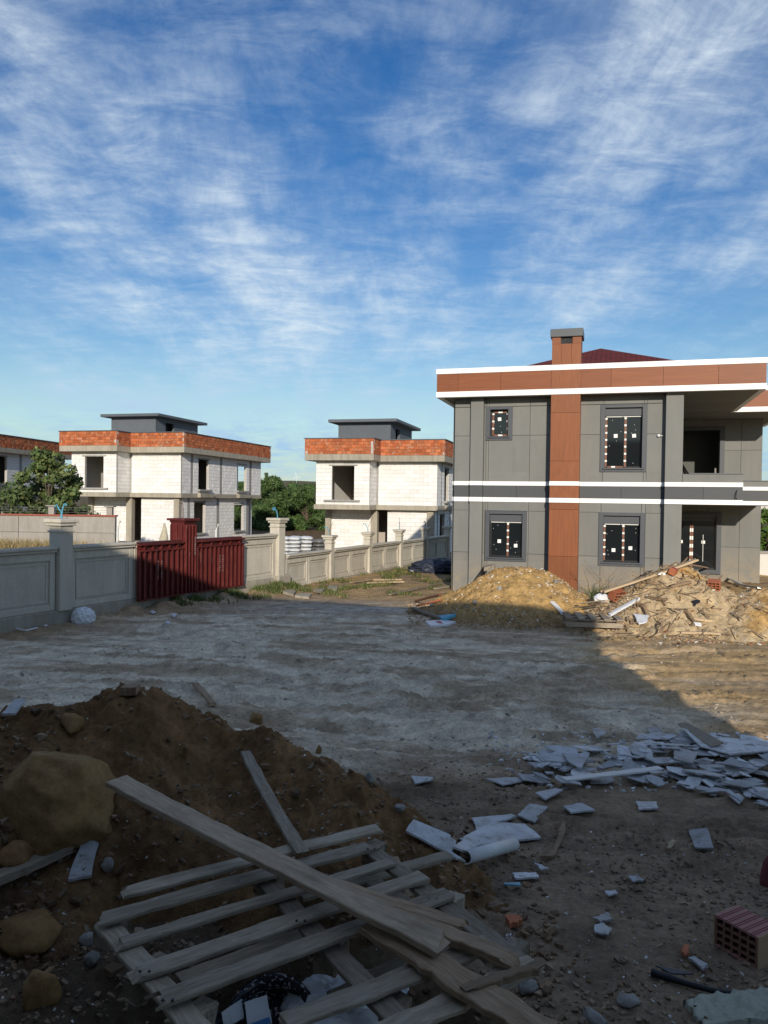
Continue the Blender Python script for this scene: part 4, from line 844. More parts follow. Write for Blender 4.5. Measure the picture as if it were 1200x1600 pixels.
# broken white slabs
px_slab([(646, 1288), (700, 1318), (712, 1332), (705, 1346), (727, 1362), (634, 1318)], .014, 'largest broken white slab leaning at the foot of the mound', lift=.05, seed=1)
px_slab([(718, 1317), (770, 1294), (820, 1292), (845, 1314), (800, 1324), (745, 1330)], .014, 'long broken white slab behind the white pipe', lift=.03, seed=2)
px_slab([(737, 1285), (800, 1277), (806, 1283), (770, 1292), (746, 1306)], .014, 'narrow cracked white slab behind the long slab', lift=.03, seed=3)
px_slab([(808, 1283), (828, 1261), (856, 1268), (835, 1292)], .014, 'square cornered white slab piece right of the cracked slab', lift=.03, seed=4)
px_slab([(708, 1341), (735, 1321), (752, 1338), (728, 1352)], .014, 'small white slab piece propped against the white pipe', lift=.07, seed=5)
px_slab([(880, 1269), (908, 1260), (930, 1273), (892, 1280)], .014, 'four cornered white slab piece lying alone before the slab heap', seed=6)
px_slab([(993, 1258), (1026, 1257), (1029, 1269), (998, 1270)], .014, 'small rectangular white slab piece in front of the slab heap', seed=7)
px_slab([(1076, 1303), (1105, 1302), (1115, 1331), (1086, 1332)], .012, 'rectangular white tile lying alone on the bare earth', seed=8, rag=.003)
px_slab([(758, 1222), (820, 1218), (826, 1226), (785, 1232)], .012, 'thin white slab strip left of the slab heap', seed=9)
px_slab([(643, 1219), (676, 1219), (676, 1229), (648, 1230)], .012, 'faint grey slab piece by the end of the mound', seed=10)
px_slab([(925, 1148), (935, 1146), (950, 1155), (932, 1162)], .012, 'small white slab chip standing behind the slab heap', lift=.06, seed=11)
px_slab([(1008, 1143), (1030, 1145), (1034, 1152), (1022, 1160)], .012, 'crumpled white scrap behind the slab heap', lift=.05, seed=12)
px_slab([(800, 1371), (838, 1371), (842, 1378), (806, 1380)], .012, 'slim white shard below the white pipe', seed=13)
px_slab([(834, 1357), (858, 1366), (846, 1369)], .01, 'pointed white shard below the white pipe', lift=.04, seed=14)
px_slab([(926, 1441), (947, 1434), (957, 1443), (938, 1451)], .010, 'upper of two pale tile chips in the right foreground', seed=15)
px_slab([(929, 1455), (943, 1450), (956, 1459), (951, 1470), (930, 1465)], .010, 'lower of two pale tile chips in the right foreground', seed=16)
px_slab([(981, 1378), (996, 1376), (1006, 1382), (990, 1386)], .010, 'small pale chip right of the foreground tile chips', seed=17)
px_slab([(944, 1400), (962, 1399), (965, 1406), (950, 1410)], .010, 'small flat chip above the two pale tile chips', seed=18)
px_slab([(128, 1332), (154, 1329), (143, 1386), (106, 1388)], .015, 'stained white board leaning on the earth below the boulder', lift=.05, seed=19, name='board', cat='board')
px_slab([(22, 1110), (40, 1112), (24, 1132), (2, 1136)], .015, 'white board at the left edge on the mound crest', lift=.08, seed=20, name='board', cat='board')
px_slab([(842, 1346), (862, 1337), (880, 1290), (884, 1302), (868, 1342)], .02, 'pointed brown wooden shard on the bare earth', lift=.03, seed=21, name='offcut', cat='plank', mat='wood_brown')
px_slab([(1040, 1332), (1050, 1320), (1057, 1322), (1046, 1336)], .012, 'little pale wooden chip near the lone tile', seed=22, name='offcut', cat='plank', mat='wood_fresh')
px_slab([(786, 1388), (812, 1386), (814, 1390), (788, 1392)], .008, 'thin blue plastic strip on the foreground earth', seed=23, name='plastic_strip', cat='plastic strip', mat='blue_tube', rag=.001)
px_slab([(790, 1440), (814, 1438), (816, 1450), (796, 1452)], .03, 'red brick fragment right of the pallet', seed=24, name='brick_fragment', cat='brick', mat='brick_clay')
px_slab([(791, 1468), (802, 1466), (806, 1486), (794, 1488)], .02, 'dark glossy scrap beside the pallet corner', seed=25, name='scrap', cat='scrap', mat='enamel')
px_slab([(1064, 1490), (1074, 1488), (1076, 1500), (1068, 1504)], .015, 'tiny red brick chip left of the hollow brick', seed=26, name='brick_fragment', cat='brick', mat='brick_clay')
px_slab([(1075, 1506), (1086, 1504), (1106, 1520), (1098, 1524)], .012, 'narrow pale chip left of the hollow brick', seed=27)
# heap of broken slabs
rr = random.Random(21)
heap_px = []
while len(heap_px) < 285:
    u, v = rr.uniform(828, 1290), rr.uniform(1150, 1275)
    lo = np.interp(u, [828, 880, 950, 1060, 1130, 1200, 1290], [1188, 1182, 1172, 1146, 1150, 1165, 1175]); hi = np.interp(u, [828, 880, 960, 1060, 1130, 1200, 1290], [1222, 1238, 1226, 1236, 1252, 1268, 1285])
    if lo < v < hi: heap_px.append((u, v))
heap_px.sort(key=lambda q: q[1])
def poly(rr, sx, sy):
    k = rr.choice([3, 4, 4, 5, 6, 7]); a0 = rr.random() * 6.28; pts = []
    for i in range(k): a = a0 + (i + rr.uniform(-.22, .22)) * 2 * math.pi / k; q = rr.uniform(.62, 1.2); pts.append((math.cos(a) * sx * q, math.sin(a) * sy * q))
    return pts
for i, (u, v) in enumerate(heap_px):
    p = hit(u, v); big_ = rr.random() < .27; sx, sy = (rr.uniform(.15, .27), rr.uniform(.09, .15)) if big_ else (rr.uniform(.05, .12), rr.uniform(.03, .08))
    dens = 1 - abs(v - 1208) / 60
    m_ = MB(); m_.prism(poly(rr, sx, sy), -.005, .005); o = m_.build('slab_fragment', 'slab', None, .0015); o.location = (p.x, p.y, p.z + .02 + max(0, dens) * rr.uniform(.0, .10)); o.rotation_euler = (rr.gauss(.03, .10), rr.gauss(0, .10), rr.random() * 6.28)
    tag(o, ('large' if big_ else 'small') + ' broken white slab piece in the heap of slabs, ' + ('left end' if u < 940 else 'middle part' if u < 1070 else 'right part') + (' towards the camera' if v > np.interp(u, [828, 1290], [1206, 1222]) else ' on its far side'), 'slab piece', 'broken slabs in the heap')
px_slab([(1066, 1150), (1120, 1172), (1200, 1172), (1230, 1186), (1140, 1196), (1095, 1184)], .014, 'big sheet of broken slab on the upper right of the heap', lift=.10, seed=40)
px_slab([(1058, 1148), (1072, 1146), (1130, 1180), (1110, 1186)], .014, 'long brown stained sheet tilted on top of the heap', lift=.13, seed=41, mat='wood_grey')
px_plank((880, 1238), (1030, 1216), .085, .02, 'pipe_white', 'long whitish board lying across the front of the slab heap', seed=42, name='board', cat='board', lift=.10)
px_slab([(836, 1246), (868, 1240), (880, 1242), (852, 1256)], .014, 'white slab piece at the near left corner of the heap', lift=.04, seed=43)
px_slab([(1054, 1186), (1090, 1196), (1082, 1214), (1052, 1206)], .014, 'pale blue white slab facing up in the middle of the heap', lift=.13, seed=44)
px_slab([(878, 1195), (920, 1200), (908, 1222), (890, 1212)], .014, 'upright tilted white slab at the left of the heap', lift=.12, seed=45)
# pipe
a = hit(727, 1352); b_ = hit(803, 1330); d = (b_ - a).normalized(); r0, r1 = .042, .037
pts_o = [a + Vector((0, 0, .045)), b_ + Vector((0, 0, .045))]
m = MB(); k = 20; s_ = d.cross(Vector((0, 0, 1))).normalized(); u_ = s_.cross(d)
for e, rad in ((0, r0), (1, r0), (1, r1), (0, r1)):
    for t_ in range(k): an = 2 * math.pi * t_ / k; m.v.append(tuple(pts_o[e] + s_ * (rad * math.cos(an)) + u_ * (rad * math.sin(an))))
for j in range(4):
    for t_ in range(k): m.f.append((j * k + t_, j * k + (t_ + 1) % k, ((j + 1) % 4) * k + (t_ + 1) % k, ((j + 1) % 4) * k + t_))
tag(m.build('pipe', 'pipe_white', None, 0, True), 'short white drain pipe lying among the broken slabs', 'pipe')
# hollow brick
def hollow_brick(loc, rz, L, Wd, H, label, nx=5, nz=4, rx=0.):
    t = empty('hollow_brick', loc, rz, label, 'brick'); wl_t = .011; m = MB()
    # holes run along local y; face at y=-Wd/2
    xs = np.linspace(-L / 2, L / 2, nx + 1); zs = np.linspace(0, H, nz + 1)
    for x in xs: m.box(x - wl_t / 2, x + wl_t / 2, -Wd / 2, Wd / 2, wl_t / 2, H - wl_t / 2)
    for z in zs[1:-1]:
        for p, q in zip(xs[:-1], xs[1:]): m.box(p + wl_t / 2, q - wl_t / 2, -Wd / 2 + .0005, Wd / 2 - .0005, z - wl_t / 2, z + wl_t / 2)
    m.build('web', 'brick_web', t)
    B('shell', 'brick_pale', t, -L / 2 - .006, L / 2 + .006, -Wd / 2, Wd / 2, H - wl_t / 2, H + .006); B('shell', 'brick_pale', t, -L / 2 - .006, L / 2 + .006, -Wd / 2, Wd / 2, -.006, wl_t / 2)
    B('shell', 'brick_side', t, L / 2 + .0056, L / 2 + .012, -Wd / 2, Wd / 2, -.006, H + .006); B('shell', 'brick_side', t, -L / 2 - .012, -L / 2 - .0056, -Wd / 2, Wd / 2, -.006, H + .006); B('hole_shade', 'brick_hole_shade', t, -L / 2, L / 2, -Wd / 2 + .035, -Wd / 2 + .045, .005, H - .005)  # near-black sheet just behind the face stands in for shade in the holes
    for i in range(5):
        for dx in (-.007, .007): x = -L / 2 + L * (i + .5) / 5 + dx; B('groove', 'brick_groove', t, x - .0025, x + .0025, -Wd / 2, Wd / 2, H + .006, H + .0075)
    t.rotation_euler = (rx, 0, rz); return t
p = hit(1118, 1480); q = hit(1181, 1515); q.z = p.z; d = (q - p); L = d.length; az = math.atan2(d.y, d.x); nn = Vector((-math.sin(az), math.cos(az), 0)); c_ = (p + q) / 2 + nn * .095; hollow_brick((c_.x, c_.y, p.z + .008), az, L, .19, L * .66, 'red grooved hollow brick standing at the right edge')
p = hit(1208, 1388); m = MB()
t = rock_obj('clay_fragment', (p.x, p.y, p.z + .08), (.035, .08, .13), 'brick_groove', 9, 3, .15); tag(t, 'dark red clay shard cut off by the right edge above the hollow brick', 'brick')
# insulation slab, hose
p = [hit(u, v) for u, v in ((1074, 1578), (1130, 1566), (1230, 1552), (1235, 1590), (1130, 1604), (1085, 1598))]
bm = bmesh.new(); bmesh.ops.create_grid(bm, x_segments=46, y_segments=14, size=.5)
c_ = hit(1150, 1584); me = bpy.data.meshes.new('insulation_chunk'); geo = bmesh.ops.solidify(bm, geom=bm.faces[:], thickness=.12)
for v_ in bm.verts:
    x, y, z = v_.co; q = mnoise.fractal(Vector((x * 5, y * 5, z * 9)), 1, 2, 4); q2 = mnoise.fractal(Vector((x * 16, y * 9, z * 16 + 4)), 1, 2, 3)
    v_.co = Vector((x * .46 + .02 * q2 * (abs(x) > .45), y * .17 * (1 + .12 * q) + .012 * q2, z * .75 + .012 * q + .008 * q2))
bmesh.ops.recalc_face_normals(bm, faces=bm.faces); bm.to_mesh(me); bm.free(); me.shade_smooth(); me.materials.append(M['insulation'])
o = link(bpy.data.objects.new('insulation_chunk', me)); o.location = (c_.x + .02, c_.y - .02, c_.z + .05); o.rotation_euler = (.05, -.03, R(8)); tag(o, 'crumbling pale green insulation slab at the bottom right corner', 'slab')
hp = [hit(u, v) + Vector((0, 0, .022)) for u, v in ((1018, 1527), (1045, 1536), (1075, 1546), (1110, 1556), (1152, 1563))]; tag(MB().tube(hp, [.02, .017, .014, .013, .012], 10).build('hose', 'hose', None, 0, True), 'black hose end lying before the hollow brick', 'hose')
o = px_slab([(1024, 1524), (1062, 1530), (1084, 1538), (1050, 1536)], .006, 'blue grey torn strip on the black hose', lift=.045, seed=52, name='plastic_strip', cat='plastic strip', mat='print_dark', rag=.002)

# --- rubbish in the hollow under the pallet
def bucket(loc):
    t = empty('enamel_pot', loc, 0, 'dark speckled enamel pot under the pallet', 'pot'); m = MB(); prof = [(.0, .0), (.15, .0), (.165, .02), (.175, .17), (.195, .18), (.20, .165)]
    k = 32
    for r_, z in prof: m.v += [(r_ * math.cos(2 * math.pi * i / k), r_ * math.sin(2 * math.pi * i / k), z) for i in range(k)]
    for j in range(len(prof) - 1):
        for i in range(k): m.f.append((j * k + i, j * k + (i + 1) % k, (j + 1) * k + (i + 1) % k, (j + 1) * k + i))
    m.build('body', 'enamel', t, 0, True); m = MB(); k0 = 32; prof = [(.19, .176), (.16, .17), (.15, .05), (.0, .045)]
    for r_, z in prof: m.v += [(r_ * math.cos(2 * math.pi * i / k), r_ * math.sin(2 * math.pi * i / k), z) for i in range(k)]
    for j in range(len(prof) - 1):
        for i in range(k): m.f.append((j * k + i, j * k + (i + 1) % k, (j + 1) * k + (i + 1) % k, (j + 1) * k + i))
    m.build('inside', 'enamel', t, 0, True); t.rotation_euler = (R(38), R(6), 0); return t
bl_ = atz(425, 1572, .88); bucket((bl_.x, bl_.y, .74))
def bag(name, loc, size, mat, seed, label, rz=0., cat='plastic bag', squash=.55):
    bm = bmesh.new(); bmesh.ops.create_icosphere(bm, subdivisions=5, radius=1); off = Vector((seed * 5.1, seed, 0))
    for v_ in bm.verts:
        c = v_.co.copy(); n = 1 - abs(mnoise.fractal(c * 2.2 + off, 1, 2, 3)) * 1.3; f = 1 - abs(mnoise.noise(c * 6 + off)); v_.co = c * (.78 + .22 * n + .09 * f); v_.co.z = max(v_.co.z, -squash)
        v_.co = Vector((v_.co.x * size[0], v_.co.y * size[1], v_.co.z * size[2]))
    me = bpy.data.meshes.new(name); bm.to_mesh(me); bm.free(); me.shade_smooth(); me.materials.append(M[mat]); o = bpy.data.objects.new(name, me); o.location = loc; o.rotation_euler = (0, 0, rz); link(o); return tag(o, label, cat)
q = atz(515, 1566, .88); bag('plastic_bag', (q.x, q.y, .78), (.22, .20, .19), 'white_plastic', 2, 'crumpled white plastic bag under the pallet beside the pot')
q = atz(545, 1618, .92); o = bag('plastic_bag', (q.x, q.y, .86), (.26, .14, .14), 'white_plastic', 5, 'white plastic bag with teal print at the bottom edge under the pallet')
for dx, mt, w_ in ((-.10, 'print_teal', .045), (.0, 'print_teal', .05), (.08, 'print_dark', .035)):
    m = MB(); n_ = 8
    for i in range(n_ + 1): a_ = -.9 + 1.4 * i / n_; yy_ = -.128 * math.cos(a_ * .9); zz_ = .098 * math.sin(a_) + .016; m.v += [(dx - w_ / 2, yy_, zz_), (dx + w_ / 2, yy_, zz_)]
    for i in range(n_): m.f.append((2 * i, 2 * i + 1, 2 * i + 3, 2 * i + 2))
    m.build('print', mt, o)
q = atz(590, 1512, .9); bag('plastic_bag', (q.x, q.y, .80), (.14, .10, .07), 'white_plastic', 8, 'flattened white plastic wrap in the hollow behind the bags')
q = atz(335, 1590, .85); bag('cloth', (q.x, q.y, .74), (.16, .14, .10), 'cloth_black', 11, 'dark crumpled cloth in the hollow left of the pot', cat='cloth')
def paper(px_pts, z, label, stripe):
    pts = [atz(u, v, z + .10 * k_) for u, v, k_ in px_pts]; o = slab_obj('torn_label', pts, .003, 'white_plastic', 0, .002, 3); tag(o, label, 'label'); 
    A_, B_ = pts[-1] - o.location, pts[-2] - o.location
    if stripe: MB().bar(tuple(A_.lerp(B_, .08) + Vector((0, -.004, .018))), tuple(A_.lerp(B_, .92) + Vector((0, -.004, .018))), .022, .004, (0, -.7, .7)).build('print', 'print_blue', o)
    return o
paper([(382, 1566, .6), (417, 1554, .6), (425, 1598, 0), (388, 1612, 0)], .90, 'torn white label with blue stripe on the enamel pot, right half', True)
paper([(346, 1582, .5), (378, 1560, .6), (381, 1590, .1), (350, 1606, 0)], .90, 'torn white label on the enamel pot, left half', False)

# ------------------------------------------------------------------ yard debris
px_slab([(115, 972), (145, 972), (140, 978), (118, 978)], .02, 'flattened cardboard under the white sack by the wall', name='cardboard', cat='cardboard', mat='wood_grey', lift=.0)
q = hit(130, 972); bag('plastic_sack', (q.x, q.y, q.z + .10), (.26, .2, .24), 'white_plastic', 21, 'full white plastic sack at the foot of the tall wall', cat='sack')
tag(MB().tube([hit(u, v) + Vector((0, 0, .03)) for u, v in ((25, 987), (40, 988), (55, 985), (73, 980))], .018, 6).build('plastic_strip', 'white_plastic'), 'twisted white strip on the ground left of the white sack', 'plastic strip')
for i, (u, v, lb) in enumerate(((262, 974, 'white scrap on the shaded ground below the red panels'), (239, 958, 'small white scrap beside the wall footing'), (272, 963, 'pale scrap on the bank below the red panels'))):
    px_slab([(u - 5, v), (u, v - 2), (u + 5, v), (u, v + 3)], .02, lb, name='scrap', cat='scrap', mat='white_plastic', seed=70 + i)
for i, (a_, b2, w_, mt, lb) in enumerate([((571, 908), (628, 908), .14, 'wood_fresh', 'pale sawn beam on the sunlit grass, front one'), ((573, 913), (630, 912), .10, 'wood_fresh', 'pale sawn beam on the sunlit grass just behind'), ((548, 913), (590, 907), .08, 'wood_fresh', 'thin lath slanting across the grass by the low wall'),
    ((610, 932), (690, 913), .10, 'wood_grey', 'grey board lying on the grass before the grey villa'), ((640, 884), (664, 890), .3, 'wood_grey', 'grey sheet leaning in the villa shade by the low wall'), ((650, 943), (688, 934), .10, 'tape_brown', 'reddish lath left of the ochre heap'), ((652, 951), (690, 940), .07, 'brick_clay', 'short red lath at the foot of the ochre heap'), ((645, 956), (690, 970), .12, 'wood_grey', 'grey board at the near foot of the ochre heap'), ((680, 922), (716, 917), .15, 'wood_grey', 'weathered board at the villa corner behind the ochre heap'), ((862, 946), (880, 964), .09, 'white_plastic', 'bent white strip on the ochre heap')]):
    px_plank(a_, b2, w_, .05, mt, lb, seed=80 + i, lift=.05)
for i, (u, v, w_, h_, lb) in enumerate(((452, 929, 20, 7, 'broken concrete flag at the foot of the low wall, nearest'), (474, 934, 26, 7, 'broken concrete flag at the foot of the low wall, widest'), (498, 926, 18, 5, 'broken concrete flag at the foot of the low wall, middle'), (520, 922, 18, 6, 'broken concrete flag at the foot of the low wall, farthest'))):
    px_slab([(u - w_ / 2, v), (u - w_ / 4, v - h_ / 2), (u + w_ / 2, v - h_ / 3), (u + w_ / 3, v + h_ / 2)], .08, lb, name='concrete_flag', cat='concrete slab', mat='concrete_slab', lift=.08, seed=90 + i)
px_slab([(636, 891), (648, 888), (656, 893), (642, 896)], .05, 'white crumpled sheet on the grass near the villa shade', name='sheet', cat='sheet', mat='white_plastic', lift=.1, seed=95)
q = hit(682, 896); bag('tarpaulin', (q.x + .2, q.y + .8, q.z + .12), (1.3, 1.0, .42), 'tarp', 31, 'dark blue tarpaulin heap in the shade of the villa', cat='tarpaulin', squash=.3)
px_slab([(665, 974), (690, 972), (712, 974), (700, 979), (672, 980)], .05, 'printed white and red sack flat on the dust before the ochre heap', name='sack', cat='sack', mat='white_plastic', lift=.05, seed=97)
px_slab([(684, 968), (706, 967), (712, 971), (692, 973)], .07, 'pale blue sack flat on the dust before the ochre heap', name='sack', cat='sack', mat='blue_tube', lift=.08, seed=98)
o = px_slab([(680, 974), (688, 974), (692, 978), (684, 978)], .005, None, None, 'print', lift=.056, mat='print_red'); 
for k_ in ('label', 'category'):
    if k_ in o: del o[k_]
sk = [x for x in bpy.data.objects if x.name.startswith('sack') and 'red' in x.get('label', '')][0]; o.parent = sk; o.location = o.location - sk.location
for i, (u, v, s_, lb) in enumerate(((675, 947, .06, 'white lump left of the ochre heap'), (781, 922, .07, 'pale lump on the face of the ochre heap'), (742, 944, .07, 'grey lump low on the ochre heap'), (868, 912, .07, 'white lump on the right shoulder of the ochre heap'), (790, 905, .035, 'small white chip near the top of the ochre heap'))):
    tag(rock_obj('stone', on(u, v, s_ * .3), (s_, s_ * .8, s_ * .8), 'rock_grey', 40 + i, 2, .3), lb, 'stone', 'pale lumps on the ochre heap')
px_slab([(755, 892), (774, 893), (772, 904), (756, 905)], .1, 'wooden board behind the top of the ochre heap', name='board', cat='board', mat='wood_grey', lift=.25, seed=99)
# rubble on the pale mound
for i, (a_, b2, w_, mt, lb, la, lb2) in enumerate([((942, 954), (1086, 898), .20, 'wood_fresh', 'long pale plank lying up the rubble mound', .42, .34), ((1036, 898), (1056, 876), .16, 'white_paint', 'white board stub sticking up from the rubble mound top', .02, .35), ((1066, 893), (1110, 894), .10, 'wood_brown', 'brown lath across the top of the rubble mound', .12, .12), ((1120, 900), (1168, 922), .10, 'pipe_white', 'long white strip down the right of the rubble mound', .12, .12), ((1080, 970), (1118, 973), .09, 'wood_fresh', 'pale lath low on the rubble mound', .05, .05), ((1065, 993), (1125, 1000), .09, 'wood_fresh', 'pale lath on the sunlit ground before the rubble mound', .03, .03), ((1000, 953), (1014, 972), .08, 'wood_brown', 'short brown stick on the left of the rubble mound', .06, .03), ((955, 970), (996, 943), .10, 'white_plastic', 'white plastic strip beside the long pale plank', .06, .1), ((1012, 936), (1045, 944), .10, 'wood_brown', 'brown board under the long pale plank', .06, .06), ((1045, 924), (1080, 918), .07, 'wood_brown', 'thin brown lath right of the long pale plank', .06, .06), ((1072, 962), (1090, 985), .07, 'wood_brown', 'dark stick at the foot of the rubble mound', .05, .03), ((1150, 918), (1185, 925), .1, 'steel', 'crumpled metal strip at the right of the rubble mound', .12, .1)]):
    p = hit(*a_) + Vector((0, 0, la)); q = hit(*b2) + Vector((0, 0, lb2)); tag(plank('plank', p, q, w_, .05, mt, seed=120 + i, rag=.02, warp=.03), lb, 'plank', 'planks on the rubble mound')
for i, (u, v, s_, rz, lb) in enumerate(((962, 938, .28, .4, 'red hollow brick on the left of the rubble mound'), (1116, 921, .24, -.5, 'red hollow brick on the right of the rubble mound'), (1050, 903, .18, .9, 'red brick piece near the top of the rubble mound'))):
    p = hit(u, v); t = hollow_brick((p.x, p.y, p.z + .02), rz, s_, s_ * .8, s_ * .8, lb, 3, 3, rx=.4)
    for ch in t.children:
        if ch.name.startswith('shell') or ch.name.startswith('web'): ch.data.materials[0] = M['brick_clay']
q = hit(940, 948); bag('plastic_sack', (q.x, q.y, q.z + .15), (.19, .13, .13), 'white_plastic', 44, 'white printed sack slumped over the little pallet', cat='sack'); sk = bpy.data.objects[bpy.context.scene.objects[-1].name] if False else None
q = hit(1003, 976); px_slab([(990, 970), (1014, 971), (1010, 982), (998, 983)], .03, 'white sack scrap on the front of the rubble mound', name='sheet', cat='sheet', mat='white_plastic', lift=.12, seed=131, rag=.03)
px_slab([(1084, 977), (1094, 977), (1096, 985), (1086, 986)], .03, 'small white scrap at the foot of the rubble mound', name='sheet', cat='sheet', mat='white_plastic', lift=.06, seed=132, rag=.02)
px_slab([(1080, 946), (1090, 943), (1094, 948), (1086, 952)], .02, 'dark rag on the bare face of the rubble mound', name='rag', cat='rag', mat='cloth_black', lift=.06, seed=133, rag=.03)
px_slab([(1000, 900), (1022, 898), (1016, 912), (1004, 912)], .04, 'beige board leaning in the rubble at the left of the mound top', name='board', cat='board', mat='wood_fresh', lift=.15, seed=134, rag=.02)
# little pallet at the foot of the rubble mound
q = hit(925, 978); lp = empty('pallet', (q.x, q.y, q.z), R(-8), 'little weathered pallet between the two heaps', 'pallet')
for k_ in range(3): B('bearer', 'wood_grey', lp, -.6, .6, -.4 + k_ * .36, -.3 + k_ * .36, .03, .13); B('bearer', 'wood_grey', lp, -.6, .6, -.4 + k_ * .36, -.3 + k_ * .36, .17, .19)
for k_ in range(5): x = -.6 + k_ * .265; B('slat', 'wood_grey', lp, x, x + .14, -.45, .5, .192, .22)
for k_ in range(3):
    for j in range(3): x = -.6 + j * .53; B('block', 'wood_brown', lp, x, x + .13, -.40 + k_ * .36, -.30 + k_ * .36, .131, .169)
for i, (a_, b2, lb) in enumerate((((905, 962), (950, 958), 'loose pale board on the little pallet'), ((912, 972), (935, 966), 'short loose board in front on the little pallet'))):
    p = hit(*a_) + Vector((0, 0, .26)); q = hit(*b2) + Vector((0, 0, .27)); tag(plank('board', p, q, .12, .03, 'wood_fresh', seed=140 + i), lb, 'board')
# white sacks stacked beyond the low wall
for i, (u, Y, lb, mt, n_) in enumerate(((452, 33.5, 'stack of white cement sacks beyond the low wall, left one', 'white_plastic', 8), (470, 34.0, 'stack of white cement sacks beyond the low wall, narrow right one', 'white_plastic', 8), (491, 34.5, 'stack wrapped in dark film beyond the low wall', 'steel', 7))):
    p = atY(u, 840, Y); t = empty('sack_stack', (p.x, Y, 0), random.uniform(-.2, .2), lb, 'sack stack', 'stacks beyond the low wall')
    for z in range(n_):
        for sx in (-1, 1):
            bm = bmesh.new(); bmesh.ops.create_cube(bm, size=1); bmesh.ops.bevel(bm, geom=list(bm.edges), offset=.16, segments=3, affect='EDGES'); me = bpy.data.meshes.new('sack'); bm.to_mesh(me); bm.free(); me.shade_smooth(); me.materials.append(M[mt]); s_ = bpy.data.objects.new('sack', me); s_.scale = (.50, .62, .175); s_.location = (sx * .24 + random.uniform(-.03, .03), random.uniform(-.04, .04), .2 + z * .165); s_.rotation_euler = (0, random.uniform(-.05, .05), random.uniform(-.1, .1)); link(s_, t)
        if z % 2 and mt == 'white_plastic': piece('print', 'print_blue', t, -.42, -.1, -.325, -.318, .18 + z * .165, .235 + z * .165)

# ------------------------------------------------------------------ stuff: chips, clods, grass
def chips(name, n, region, size, cols, label, seed, cat_kind='stuff', lift=.3):
    rg = np.random.default_rng(seed); u = rg.uniform(region[0], region[1], n); y = region[2] * (region[3] / region[2]) ** rg.random(n); x = u * (1.0 + y * .52) if region[4] else u
    keep_ = (fbm(x * .7, y * .7, 3, seed) + .5) > rg.random(n) * .9; x, y = x[keep_], y[keep_]; n = len(x); z = surf(x, y)
    s = np.minimum(size * np.exp(rg.normal(0, .55, n)), size * 2.0); ang = rg.random(n) * 6.28
    cube = np.array([(-1, -1, -1), (1, -1, -1), (1, 1, -1), (-1, 1, -1), (-1, -1, 1), (1, -1, 1), (1, 1, 1), (-1, 1, 1)], float) * np.array([1, .7, .45])
    co = cube[None] * s[:, None, None] * rg.uniform(.55, 1.3, (n, 8, 3)); ca, sa = np.cos(ang)[:, None], np.sin(ang)[:, None]; X = co[..., 0] * ca - co[..., 1] * sa; Yc = co[..., 0] * sa + co[..., 1] * ca
    til = rg.normal(0, .4, n)[:, None]; Zc = co[..., 2] + X * til
    P = np.stack([X + x[:, None], Yc + y[:, None], Zc + (z + s * lift)[:, None]], -1).reshape(-1, 3)
    f = np.array([(3, 2, 1, 0), (4, 5, 6, 7), (0, 1, 5, 4), (1, 2, 6, 5), (2, 3, 7, 6), (3, 0, 4, 7)]); F_ = (np.arange(n)[:, None, None] * 8 + f[None]).reshape(-1, 4)
    cl_ = np.array(cols)[rg.integers(0, len(cols), n)] * rg.uniform(.6, 1.2, (n, 1)); o = raw_mesh(name, P, F_, 4, 'chips', np.repeat(cl_, 8, 0)); return tag(o, label, 'gravel', None, 'stuff')
earth = [(.22, .155, .10), (.18, .13, .088), (.26, .19, .125), (.23, .175, .125)]; pale = [(.55, .52, .48), (.45, .43, .40), (.62, .60, .57), (.38, .30, .22), (.30, .16, .11)]
chips('soil_clods', 20000, (-1.3, 1.3, 2.2, 7.8, True), .0075, earth, 'small earth clods strewn over the near yard', 401)
chips('pebbles', 6500, (-1.1, 1.2, 2.2, 10, True), .0042, pale, 'pale pebbles and chips strewn over the near earth', 402)
chips('coarse_clods', 200, (-1.2, 1.2, 2.4, 8, True), .012, earth, 'coarse earth lumps on the mound and yard', 403)
chips('dust_clods', 2600, (-.95, .75, 7.5, 20, True), .012, [(.46, .41, .34), (.36, .30, .23), (.50, .45, .37)], 'grey dusty crumbs along the tyre tracks', 404)
chips('heap_crumbs', 6000, (.6, 6.2, 17.2, 21.5, False), .014, [(.38, .25, .11), (.30, .19, .09), (.45, .34, .2), (.6, .56, .5)], 'crumbs and chips on the ochre heap', 405)
chips('rubble_crumbs', 5200, (4.2, 10.5, 15.4, 20.5, False), .016, [(.40, .30, .19), (.44, .36, .25), (.32, .2, .1), (.36, .14, .07), (.36, .25, .13), (.55, .52, .46)], 'crumbs and chips on the rubble mound', 406)
chips('slab_crumbs', 1500, (1.2, 5.2, 6.8, 9.0, False), .012, [(.6, .6, .6), (.5, .5, .5), (.68, .68, .69)], 'small white splinters around the slab heap', 407)
chips('mound_clods', 3800, (-3.2, 1.0, 3.0, 6.0, False), .013, [(.19, .12, .07), (.15, .10, .062), (.24, .155, .09), (.30, .22, .15)], 'crumbly brown clods on the near earth mound', 408)
chips('mound_lumps', 220, (-3.0, .3, 3.6, 5.9, False), .017, [(.19, .12, .07), (.15, .10, .062), (.22, .145, .085)], 'larger brown lumps on the near earth mound', 409)
